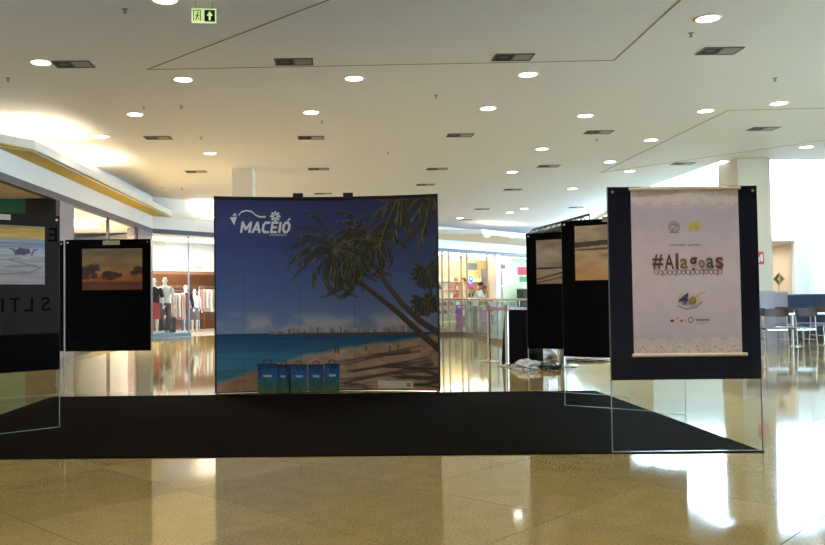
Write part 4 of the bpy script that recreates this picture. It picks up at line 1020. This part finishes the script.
def figure(t, h, bodymat, lean=0, armL=None, armR=None, headturn=0, stance=.09):
    s = h/1.8
    hip = .96; sh = 1.46
    def lz(x, y, z):       # lean the upper body forward about the hips
        dz = z-hip; a = lean if z > hip else 0
        return (x, y-math.sin(a)*dz, hip+math.cos(a)*dz if z > hip else z)
    P = lambda x, y, z, r_: tuple(v*s for v in lz(x, y, z))+((r_[0]*s, r_[1]*s) if isinstance(r_, tuple) else r_*s,)
    pel = P(0, 0, hip, (.155, .10))
    spine = [pel, P(0, .005, 1.12, (.125, .085)), P(0, .01, 1.3, (.155, .10)), P(0, .01, 1.43, (.12, .08)), P(0, 0, 1.52, .055), P(0, -.01, 1.60, .062), P(0, -.012, 1.70, (.078, .098)), P(0, -.005, 1.78, (.055, .065))]
    ch_ = [spine]; hands = []
    for sx in (-1, 1):
        ch_.append([pel, P(sx*.09, 0, .88, .092), P(sx*(stance+.01), -.01, .50, .058), P(sx*stance, .0, .30, .052), P(sx*stance, .01, .09, .034), P(sx*stance, -.05, .035, (.034, .03)), P(sx*stance, -.14, .025, (.036, .02))])
        arm = (armR if sx > 0 else armL) or [(.21, .02, 1.42), (.27, .05, 1.15), (.29, -.02, .92)]
        a0, a1, a2 = arm
        ch_.append([spine[3], P(sx*a0[0]*.8, a0[1], a0[2], .062), P(sx*a0[0], a0[1], a0[2]-.05, .052), P(sx*a1[0], a1[1], a1[2], .040), P(sx*a2[0], a2[1], a2[2], .026)])
        w_ = Vector(P(sx*a2[0], a2[1], a2[2], 0)[:3]); e_ = Vector(P(sx*a1[0], a1[1], a1[2], 0)[:3]); hands.append((w_, w_-e_, sx))
    me = skin_body(ch_, 'body')
    mb = MB(); mb.v = [tuple(v.co) for v in me.vertices]; mb.f = [tuple(p.vertices) for p in me.polygons]
    for w_, d, sx in hands:
        q = fingers((0, 0, 0), d, -sx).xf(Matrix.Translation(w_) @ Matrix.Scale(s, 4)); mb.add(q.v, q.f)
    hc = Vector(lz(0, -.01, 1.66))
    # nose and ears on the head
    mb.add(*(lambda q: (q.v, q.f))(MB().tube([(hc+Vector((0, -.085, .01)))*s, (hc+Vector((0, -.112, -.02)))*s], [.008*s, .014*s], 6)))
    for sx in (-1, 1): mb.add(*(lambda q: (q.v, q.f))(MB().tube([(hc+Vector((sx*.078, .0, .02)))*s, (hc+Vector((sx*.084, .008, -.03)))*s], [.014*s, .010*s], 6)))
    b = mb.build('body', bodymat, t, True)
    bpy.data.meshes.remove(me)
    return s, lz, hc
def ellring(cx, cy, z, rx, ry, n=20): return [(cx+rx*math.cos(2*math.pi*k/n), cy+ry*math.sin(2*math.pi*k/n), z) for k in range(n)]
def top_garment(t, s, lz, m, zlo=.92, sleeve=.5, name='top', arms=None):
    rings = []
    for z, rx, ry in ((zlo, .185, .135), (1.12, .155, .115), (1.30, .185, .13), (1.42, .175, .11), (1.49, .09, .075)):
        rings.append([tuple(c*s for c in lz(*p)) for p in ellring(0, .005, z, rx, ry)])
    mb = MB().loft(rings)
    for sx in (-1, 1):
        a = (arms[0 if sx < 0 else 1] if arms and arms[0 if sx < 0 else 1] else [(.21, .02, 1.42), (.27, .05, 1.15), (.29, -.02, .92)])
        pts = [Vector(lz(sx*a[0][0]*.7, a[0][1], a[0][2])), Vector(lz(sx*a[0][0], a[0][1], a[0][2]-.04)), Vector(lz(sx*a[1][0], a[1][1], a[1][2])), Vector(lz(sx*a[2][0], a[2][1], a[2][2]))]
        n_ = 3 if sleeve < .6 else 4
        pts = pts[:n_]
        mb.tube([p*s for p in pts], [r_*s for r_ in ([.08, .074, .06, .045][:n_])], 10)
    return mb.build(name, m, t, True)
def skirt(t, s, m, z0=.42, r1=.24, name='skirt'):
    return MB().loft([[tuple(c*s for c in p) for p in ellring(0, 0, z, r_, r_*.75)] for z, r_ in ((z0, r1), (.7, r1*.92), (.9, .19), (1.03, .15))]).build(name, m, t, True)
def trousers(t, s, m, stance=.09, flare=.075, name='trousers'):
    mb = MB().loft([[tuple(c*s for c in p) for p in ellring(0, 0, z, r_, r_*.7)] for z, r_ in ((.84, .185), (.95, .182), (1.05, .15))])
    for sx in (-1, 1): mb.tube([(sx*.09*s, 0, .9*s), (sx*(stance+.01)*s, -.01*s, .5*s), (sx*stance*s, .005*s, .08*s)], [.105*s, .078*s, flare*s], 12)
    return mb.build(name, m, t, True)

def DS(px, tt, py=300):
    d = ray(px, py); k_ = (tt-(EYE-C0).dot(DN))/d.dot(DN); p = EYE+d*k_; return p, (p-C0).dot(DE)

# =================================================================== CLOTHES SHOP
MANW = mat('mannequin_white', (.82, .78, .72), .35)
CLW = mat('cloth_white', (.72, .68, .62), .85); CLD = mat('cloth_navy', (.018, .018, .035), .85); CLG = mat('cloth_grey', (.16, .145, .15), .85); CLP = mat('cloth_plum', (.22, .03, .06), .8); CLJ = mat('cloth_denim', (.10, .12, .20), .85); CLR = mat('cloth_red', (.40, .05, .05), .8); CLB = mat('cloth_beige', (.50, .38, .30), .85); CLK = mat('cloth_rose', (.56, .33, .30), .85)
_, sa = DS(152, .8); _, sb_ = DS(181.5, .8)
plat = MB().bbox((max(sa-.6, .02), .3, .006), (sb_, 1.5, .12), .01).xf(DM).build('display_platform', mat('platform_blue', hx(120, 150, 170), .35)); tag(plat, 'low blue-grey display platform behind the clothes shop window', 'platform')
def mann(px, tt, z, h, rz, label, dress):
    p, _ = DS(px, tt); t = thing('mannequin', label, 'mannequin', (p.x, p.y, z), rz, 'white mannequins in the clothes shop')
    s, lz, hc = figure(t, h, MANW); dress(t, s, lz); return t
def d1_(t, s, lz): top_garment(t, s, lz, CLD, .9, .4); skirt(t, s, CLR, .45, .21)
def d2_(t, s, lz): top_garment(t, s, lz, CLW, .95, .4); trousers(t, s, CLG, .10, .11)
def d3_(t, s, lz): top_garment(t, s, lz, CLD, .80, .9, 'jacket'); MB().loft([[tuple(c*s for c in p) for p in ellring(0, -.05, z, r_, .105)] for z, r_ in ((.9, .07), (1.2, .075), (1.42, .06))]).build('shirt_front', CLP, t, True); trousers(t, s, CLJ, .09, .07)
def d4_(t, s, lz): top_garment(t, s, lz, CLW, 1.0, .4); skirt(t, s, CLG, .5, .25)
mann(154, .8, .128, 1.8, R(12), 'white mannequin in dark top and red skirt, leftmost in the clothes shop', d1_)
mann(165, .85, .128, 1.83, R(20), 'white mannequin in white top and grey trousers on the platform', d2_)
mann(185.5, 2.6, .006, 1.74, R(25), 'white mannequin in navy jacket and plum shirt inside the clothes shop', d3_)
mann(194.5, 3.0, .006, 1.60, R(30), 'short white mannequin in white top and grey skirt beside the clothes rail', d4_)
# hand bag hanging next to the second mannequin
p, _ = DS(170.5, 1.0); t = thing('shopping_bag', 'dark grey shopping bag standing beside the white-topped mannequin', 'bag', (p.x, p.y, .12), R(25))
MB().loft([[(-.16, -.06, 0), (.16, -.06, 0), (.16, .06, 0), (-.16, .06, 0)], [(-.17, -.05, .5), (.17, -.05, .5), (.17, .05, .5), (-.17, .05, .5)]]).build('bag_body', CLG, t)
for sy in (-1, 1): MB().tube([(-.08, sy*.04, .49), (-.06, sy*.03, .6), (.06, sy*.03, .6), (.08, sy*.04, .49)], .007, 6).build('handle', CLD, t)
# rails with single garments
def garment_mesh(w_, h_, th):
    return MB().loft([[(x*th, y, z) for x, y in ((-.5, -yy), (.5, -yy), (.8, 0), (.5, yy), (-.5, yy), (-.8, 0))] for z, yy in ((-h_, w_*.5), (-h_*.55, w_*.42), (-.12, w_*.46), (-.05, w_*.42), (0, w_*.12))])
def rail(s0, s1, tt, z, label, cols, glabel, long_=.75):
    t = thing('clothes_rail', label, 'clothes rail', DP((s0+s1)/2, tt, .006), DROT)
    hl = (s1-s0)/2
    MB().tube([(-hl, 0, z), (hl, 0, z)], .014, 8).build('bar', CHROME, t)
    for sx in (-1, 1):
        MB().tube([(sx*hl, 0, 0), (sx*hl, 0, z)], .014, 8).build('upright', CHROME, t)
        MB().box((sx*hl-.02, -.25, 0), (sx*hl+.02, .25, .03)).build('foot', CHROME, t)
    n_ = len(cols)
    for k_, c in enumerate(cols):
        x = s0+.1+(s1-s0-.2)*k_/max(1, n_-1)
        g = thing('hanging_garment', glabel[0] % ['first', 'second', 'third', 'fourth', 'fifth', 'sixth', 'seventh', 'eighth'][k_], 'garment', DP(x, tt, .006+z), DROT+random.uniform(-.2, .2), glabel[1])
        garment_mesh(.46, long_*random.uniform(.85, 1.1), .07).xf(Matrix.Translation((0, 0, -.09))).build('cloth', c, g, True)
        MB().tube([(0, 0, .018), (0, .02, .03), (0, .03, .01), (0, 0, -.03), (0, 0, -.09)], .004, 5).build('hanger_hook', CHROME, g)
_, s0 = DS(173, 1.9); _, s1 = DS(182, 1.9)
rail(s0-.1, s1+.1, 1.9, 1.5, 'chrome clothes rail between the two mannequins in front', [CLB, CLW, CLK, CLB], ('%s garment from left on the rail between the front mannequins', 'garments on the middle rail'), .95)
_, s0 = DS(199, 3.2); _, s1 = DS(215, 3.2)
rail(s0, s1+.3, 3.2, 1.66, 'chrome clothes rail by the backdrop edge hung with white shirts', [CLK, CLW, CLW, CLB, CLW, CLW], ('%s shirt from left on the white shirt rail', 'shirts on the right rail'), .8)
# shelf unit with folded clothes along the back wall
def shelf_unit(s0, s1, tt, zs, label, m, rot=DROT):
    t = thing('shelf_unit', label, 'shelf', DP((s0+s1)/2, tt, .006), DROT); hl = (s1-s0)/2
    for sx in (-1, 1): MB().box((sx*hl-.02, -.18, 0), (sx*hl+.02, .18, zs[-1]+.1)).build('side_panel', m, t)
    for z in zs: MB().box((-hl+.02, -.18, z-.02), (hl-.02, .18, z)).build('shelf_board', m, t)
    MB().box((-hl, .16, 0), (hl, .18, zs[-1]+.1)).build('back_panel', m, t)
    return t
WSH = mat('wood_shelf', (.30, .13, .055), .5, var=.25, nscale=4)
shelf_unit(.9, 6.0, 4.9, (.45, .85, 1.25, 1.65), 'brown wooden shelf unit along the clothes shop back wall', WSH)
FC = [CLW, CLB, CLK, CLD, CLG]
for i in range(22):
    z = (.45, .85, 1.25, 1.65)[i % 4]; s_ = 1.25+(i//4)*.55+random.uniform(-.08, .08)
    h_ = random.uniform(.1, .22)
    o = MB().bbox((-.16, -.14, 0), (.16, .12, h_), .02).build('folded_clothes', FC[i % 5]); p = DP(s_, 4.88, z+.006); o.location = p; o.rotation_euler = (0, 0, DROT)
    tag(o, '%s folded clothes stack from left, %s brown shelf of the clothes shop' % (['first', 'second', 'third', 'fourth', 'fifth', 'sixth'][i//4], ['lowest', 'second', 'third', 'top'][i % 4]), 'clothes', 'folded clothes on the clothes shop shelves')
# blue grey display wall at the left
tag(MB().bbox((.35, 2.4, .006), (1.75, 2.5, 2.12), .01).xf(DM).build('display_board', mat('slate_board', hx(92, 98, 116), .6)), 'slate grey display board behind the platform mannequins', 'display board')
# round pendant lamp
p, s_ = DS(194, 1.8, 265); zz = PD(194, 262, p.y).z
t = thing('pendant_lamp', 'white dome pendant lamp in the clothes shop', 'lamp', (p.x, p.y, zz-.2))
MB().lathe([(.34, 0), (.33, .06), (.25, .18), (.10, .27), (.03, .3), (.02, .3), (.09, .255), (.24, .165), (.32, .05), (.33, 0)], n=24).build('lamp_shade', mat('lamp_white', (.9, .86, .8), .5), t, True)
MB().tube([(0, 0, .29), (0, 0, 3.28-zz+.2)], .006, 6).build('cord', BLK, t)

# =================================================================== SHOE SHOP
YSH = mat('shelf_cream', (.75, .62, .42), .6)
su = [(17.3, 19.9), (20.1, 22.7)]
zs = (.35, .75, 1.15, 1.55, 1.95)
shelf_unit(*su[0], 1.68, zs, 'cream shelf unit in the shoe shop nearer the backdrop', YSH)
shelf_unit(*su[1], 1.68, zs, 'cream shelf unit in the shoe shop nearer the white pier', YSH)
GC = [mat('goods_brown', (.22, .09, .05), .6), mat('goods_red', (.45, .06, .06), .5), mat('goods_black', (.03, .025, .025), .5), mat('goods_cream', (.75, .66, .5), .6), mat('goods_pink', (.6, .25, .32), .6), mat('goods_white', (.8, .76, .7), .6)]
def handbag_meshes():
    b = MB().loft([[(-.13, -.05, 0), (.13, -.05, 0), (.13, .05, 0), (-.13, .05, 0)], [(-.12, -.04, .11), (.12, -.04, .11), (.12, .04, .11), (-.12, .04, .11)], [(-.09, -.015, .19), (.09, -.015, .19), (.09, .015, .19), (-.09, .015, .19)]]).mesh('bag_body')
    h_ = MB().tube([(-.06, 0, .18), (-.05, 0, .26), (0, 0, .29), (.05, 0, .26), (.06, 0, .18)], .009, 6).mesh('handle'); return b, h_
for u, (s0, s1) in enumerate(su):
    for zi, z in enumerate(zs):
        n_ = 5 if u == 0 else 6
        for k_ in range(n_):
            x = s0+.25+(s1-s0-.5)*k_/(n_-1)+random.uniform(-.05, .05); m = GC[random.randrange(6)]
            b, h_ = handbag_meshes()
            t = thing('handbag', '%s handbag from left, %s shelf, shoe shop unit nearer the %s' % (['first', 'second', 'third', 'fourth', 'fifth', 'sixth'][k_], ['lowest', 'second', 'middle', 'fourth', 'top'][zi], ['backdrop', 'white pier'][u]), 'handbag', DP(x, 1.63, z+.006), DROT+random.uniform(-.3, .3), 'handbags on the shoe shop shelves')
            link('bag_body', b, m, t); link('handle', h_, m, t)
# hanging grey display boards in the shop window
def wboard(xa, xb, ya, yb, tt, m, name, label, cat, extra=None):
    p, sA = DS(xa, tt, (ya+yb)/2); p2, sB = DS(xb, tt, (ya+yb)/2); yy = (p.y+p2.y)/2
    zt_ = PD((xa+xb)/2, ya, yy).z; zb_ = PD((xa+xb)/2, yb, yy).z
    t = thing(name, label, cat, DP((sA+sB)/2, tt, zb_), DROT); hl = (sB-sA)/2
    MB().bbox((-hl, -.02, 0), (hl, .02, zt_-zb_), .006).build('board', m, t)
    return t, hl, zt_-zb_, zb_
GRB = mat('grey_display', hx(130, 122, 112), .6)
for xa, xb, ya, yb, lab in ((481.5, 485.5, 269, 284.5, 'narrow grey board hanging in the shoe shop window'), (494.5, 502, 270, 285, 'wide grey board hanging in the shoe shop window beside the pier'), (466.5, 477, 263, 270, 'grey header board in the middle of the shoe shop window'), (497.5, 505.5, 264, 269, 'small grey board above the wide one in the shoe shop window')):
    t, hl, hh, zb_ = wboard(xa, xb, ya, yb, .5, GRB, 'window_board', lab, 'display board')
    for sx in (-1, 1): MB().tube([(sx*hl*.7, 0, hh), (sx*hl*.7, 0, 3.275-zb_)], .005, 5).build('wire', GREYM, t)
MAG = mat('magenta_print', hx(168, 52, 130), .5); BLU = mat('sign_blue', hx(52, 96, 176), .5); SWH = mat('sign_white', (.8, .8, .82), .5)
def floor_sign(xa, xb, ya, tt, label, circ):
    p, sA = DS(xa, tt, 315); p2, sB = DS(xb, tt, 315); zt_ = PD((xa+xb)/2, ya, (p.y+p2.y)/2).z
    t = thing('window_poster', label, 'poster', DP((sA+sB)/2, tt, .1), DROT); hl = (sB-sA)/2
    MB().bbox((-hl, -.015, -.094), (hl, .015, zt_-.1), .005).build('board', MAG, t)
    MB().lathe([(circ, 0), (circ, .006)], n=20).xf(Matrix.Translation((hl*.25, -.016, zt_*.42)) @ Matrix.Rotation(R(90), 4, 'X')).build('white_disc', SWH, t)
    MB().box((-hl*.8, -.019, zt_*.72), (hl*.5, -.016, zt_*.8)).build('white_line', SWH, t)
floor_sign(456.5, 468, 305, .2, 'magenta poster with white disc at the foot of the shoe shop window', .17)
floor_sign(480.5, 499, 308, .2, 'wide magenta poster at the foot of the shoe shop window right of the person', .10)
# round sign on a stand
p, s_ = DS(470.5, -.35, 279); zc_ = PD(470.5, 279, p.y).z
t = thing('round_sign', 'round blue and white sign on a pink plate before the shoe shop', 'sign', (p.x, p.y, 0), DROT)
def disc(r_, y0, y1, z): return MB().lathe([(r_, -y1), (r_, -y0)], n=28).xf(Matrix.Translation((0, 0, z)) @ Matrix.Rotation(R(90), 4, 'X'))
disc(.21, -.02, .0, zc_).build('rim', SWH, t); disc(.17, -.024, -.019, zc_).build('blue_disc', BLU, t)
disc(.08, -.028, -.023, zc_+.02).build('white_emblem', SWH, t)
MB().box((-.24, -.03, zc_-.38), (.24, -.005, zc_-.2)).build('pink_plate', MAG, t)
MB().tube([(0, .02, .01), (0, .02, zc_)], .02, 8).build('pole', GREYM, t); MB().lathe([(.2, 0), (.2, .02), (.04, .03)], n=20).build('base', GREYM, t)
# pale green shop goods
for xa, xb, ya, yb, m, lab in ((517.5, 527, 267, 275, mat('coral_red', hx(205, 70, 90), .5), 'coral red board hanging in the pale green shop'), (519.5, 527, 276.5, 282, mat('leaf_green', hx(90, 170, 120), .5), 'green board hanging under the coral one'), (512, 525, 258.5, 263, mat('mint', hx(160, 215, 150), .5), 'mint header board of the pale green shop')):
    t, hl, hh, zb_ = wboard(xa, xb, ya, yb, .8, m, 'shop_board', lab, 'display board')
    for sx in (-1, 1): MB().tube([(sx*hl*.7, 0, hh), (sx*hl*.7, 0, 3.275-zb_)], .005, 5).build('wire', GREYM, t)
p, s_ = DS(523, 1.2, 290); t = thing('shop_counter', 'black upright counter in the pale green shop', 'counter', DP(s_, 1.2, .006), DROT)
MB().bbox((-.35, -.2, 0), (.35, .2, 1.55), .02).build('body', BLK, t); MB().bbox((-.38, -.23, 1.55), (.38, .23, 1.6), .01).build('top', GREYM, t)
shelf_unit(23.4, 24.1, 1.68, (.5, .9, 1.3, 1.7), 'white shelf unit in the pale green shop', WHITE)

# person in a white shirt behind the balustrade
PY = g_b.y + 1.7
p = PD(473.5, 300, PY)
t = thing('person', 'person with dark hair in white shirt bending forward behind glass balustrade', 'person', (p.x, p.y, 0), R(62))
SKN = mat('skin', (.42, .24, .16), .5)
arms = ([(.21, -.02, 1.42), (.24, -.20, 1.20), (.16, -.42, 1.15)], [(.21, -.02, 1.42), (.24, -.18, 1.20), (.18, -.42, 1.13)])
s, lz, hc = figure(t, 1.74, SKN, R(24), arms[0], arms[1])
top_garment(t, s, lz, mat('shirt_white', (.82, .80, .80), .8), .9, .5, 'shirt', arms)
trousers(t, s, mat('trouser_dark', (.03, .03, .05), .8))
hm = MB()
for i in range(7):
    a = i/6*math.pi*.56; r_ = .090*math.sin(a)+.002
    hm.loft([[tuple(c*s for c in (hc+Vector((r_*math.cos(k_*.3927)*.96, .014+r_*math.sin(k_*.3927)*1.15, .045+.088*math.cos(a))))) for k_ in range(16)], [tuple(c*s for c in (hc+Vector(((.090*math.sin(a+.3)+.002)*math.cos(k_*.3927)*.96, .014+(.090*math.sin(a+.3)+.002)*math.sin(k_*.3927)*1.15, .045+.088*math.cos(a+.3))))) for k_ in range(16)]], cap=(i == 0))
hm.build('hair', mat('hair_dark', (.012, .009, .008), .6), t, True)
for sx in (-1, 1): MB().lathe([(.004, -.008), (.010, -.004), (.011, 0), (.010, .004), (.004, .008)], n=8).xf(Matrix.Translation((hc+Vector((sx*.032, -.088, .018)))*s)).build('eye', mat('eye_dark', (.02, .015, .012), .2), t, True)
MB().tube([(hc+Vector((-.022, -.088, -.055)))*s, (hc+Vector((.022, -.088, -.055)))*s], .005, 6).build('mouth', mat('lip', (.30, .10, .09), .5), t)

# =================================================================== RIGHT-HAND SEATING
BRW = mat('chair_wood', (.055, .022, .012), .5, var=.25, nscale=6)
def chair_parts():
    out = []
    rings = []
    for i in range(9):
        x = -.235+.47*i/8; y = -.21+.05*(x/.235)**2*-1+.05   # curved back, y towards viewer side
        hgt = .13-.02*(abs(x)/.235)**2
        rings.append([(x, y-.012, .77-hgt/2-.01), (x, y+.012, .77-hgt/2-.01), (x, y+.012, .81+hgt/2), (x, y-.012, .81+hgt/2)])
    out.append(('backrest', MB().loft(rings).mesh('backrest'), BRW))
    out.append(('seat', MB().bbox((-.21, -.18, .43), (.21, .23, .46), .012).mesh('seat'), BRW))
    for sx in (-1, 1):
        out.append(('leg', MB().tube([(sx*.215, -.24, 0), (sx*.21, -.19, .45), (sx*.215, -.17, .8)], .013, 8).mesh('leg'), CHROME))
        out.append(('leg', MB().tube([(sx*.215, .25, 0), (sx*.205, .21, .44)], .013, 8).mesh('leg'), CHROME))
        out.append(('side_stretcher', MB().tube([(sx*.21, -.215, .2), (sx*.21, .23, .2)], .009, 6).mesh('side_stretcher'), CHROME))
    out.append(('seat_rail', MB().box((-.21, -.205, .405), (.21, -.185, .435)).mesh('seat_rail'), CHROME))
    out.append(('front_rail', MB().tube([(-.21, .22, .41), (.21, .22, .41)], .011, 6).mesh('front_rail'), CHROME))
    return out
CP = chair_parts()
for n_, me, m in CP: me.materials.append(m)
def chair(loc, rz, label):
    t = thing('cafe_chair', label, 'chair', loc, rz, 'brown and chrome cafe chairs')
    for n_, me, m in CP:
        o = bpy.data.objects.new(n_, me); COL.objects.link(o); o.parent = t
    return t
cyy = PZ(790, 349.5).y
for px, dy, rz, lab in ((754, .55, R(8), 'brown-backed chrome chair half hidden by the hashtag poster panel'), (778, 0, R(-4), 'brown-backed chrome chair, middle of the three beside the poster panel'), (806, 0, R(3), 'brown-backed chrome chair nearest the right edge, seen from behind')):
    p = PD(px, 330, cyy+dy); chair((p.x, p.y+.2, 0), rz, lab)
TT = mat('table_pale', (.78, .80, .82), .25)
def table(px, yy, label, r_=.36):
    p = PD(px, 320, yy); t = thing('cafe_table', label, 'table', (p.x, p.y, 0), 0, 'pale round cafe tables')
    MB().lathe([(r_-.01, .70), (r_, .705), (r_, .735), (r_-.01, .74)], n=32).build('table_top', TT, t, True)
    MB().lathe([(.035, .02), (.035, .70)], n=14).build('pedestal', CHROME, t, True)
    MB().lathe([(.22, 0), (.22, .015), (.05, .035)], n=24).build('base', CHROME, t, True)
table(792, cyy+1.05, 'pale round cafe table beyond the two brown chairs')
table(829, cyy+1.2, 'pale round cafe table cut by the right edge')
for px, dy, rz, lab in ((786, 1.8, R(176), 'brown-backed chrome chair facing the viewer across the cafe table'), (822, 2.05, R(190), 'brown-backed chrome chair behind the table at the right edge')):
    p = PD(px, 330, cyy+dy); chair((p.x, p.y-.1, 0), rz, lab)
# booth seat
SB = mat('booth_blue', hx(46, 60, 86), .7, var=.12); yb = cyy+3.1
xa = PD(785, 300, yb).x
zt_ = PD(800, 294, yb).z
t = thing('booth_bench', 'dark blue-grey high-backed booth bench along the right edge', 'bench', (xa+1.1, yb, 0))
MB().bbox((-1.1, .0, .1), (1.1, .22, zt_), .04).build('backrest', SB, t); MB().bbox((-1.1, -.5, .22), (1.1, .0, .46), .05).build('seat_cushion', SB, t); MB().box((-1.05, -.44, 0), (1.05, .18, .22)).build('base', BLK, t)
for k_ in (-.37, .37): MB().box((k_-.008, -.006, .46), (k_+.008, .0, zt_-.05)).build('back_seam', mat('seam_dark', (.012, .015, .025), .7), t)
# low partition beside the column
xp0 = RCX1+.02; xp1 = PD(785, 300, RCY+.25).x
t = thing('low_partition', 'low pink-grey partition between the white column and the booth', 'partition', ((xp0+xp1)/2, RCY+.2, 0)); hl = (xp1-xp0)/2
MB().box((-hl, -.06, 0), (hl, .06, 1.2)).build('panel', MATS['plinth'], t); MB().bbox((-hl, -.08, 1.2), (hl, .08, 1.235), .006).build('cap', mat('cap_stone', hx(160, 145, 145), .3), t)
# red sign on the column
zs_ = PD(760, 258, RCY).z; xs_ = PD(758.5, 258, RCY).x
t = thing('fire_sign', 'small red fire safety sign on the white column', 'sign', (xs_, RCY-.004, zs_))
MB().box((-.12, -.008, -.15), (.12, .0, .15)).build('plate', mat('sign_red', hx(205, 40, 40), .4), t)
flat([(-.04, -.10), (.02, -.10), (.02, .02), (-.01, .05), (-.04, .02)], -.0105, -.0082).build('extinguisher_mark', SWH, t)
flat([(.04, -.08), (.09, -.08), (.09, .08), (.04, .08)], -.0105, -.0082).build('flame_mark', SWH, t)
# yellow diamond sign on a post
yd = RCY+.75; pd_ = PD(778.5, 279, yd)
t = thing('warning_sign', 'yellow and black diamond warning sign on a thin post by the corridor', 'sign', (pd_.x, yd, 0))
zc_ = pd_.z
flat([(0, zc_-.17), (.15, zc_), (0, zc_+.17), (-.15, zc_)], -.02, -.008).build('yellow_plate', mat('sign_yellow', hx(190, 160, 70), .5), t)
flat([(0, zc_-.06), (-.05, zc_), (0, zc_+.06), (0, zc_+.14), (-.125, zc_), (0, zc_-.14)], -.025, -.0205).build('black_mark', mat('sign_black', (.03, .03, .03), .5), t)
flat([(.02, zc_+.06), (.06, zc_), (.02, zc_-.06), (.05, zc_-.06), (.10, zc_), (.05, zc_+.06)], -.025, -.0205).build('black_arrow', mat('sign_black', (.03, .03, .03), .5), t)
MB().tube([(0, 0, .01), (0, 0, zc_+.1)], .012, 8).build('post', GREYM, t); MB().lathe([(.16, 0), (.16, .015), (.03, .03)], n=20).build('base', GREYM, t)
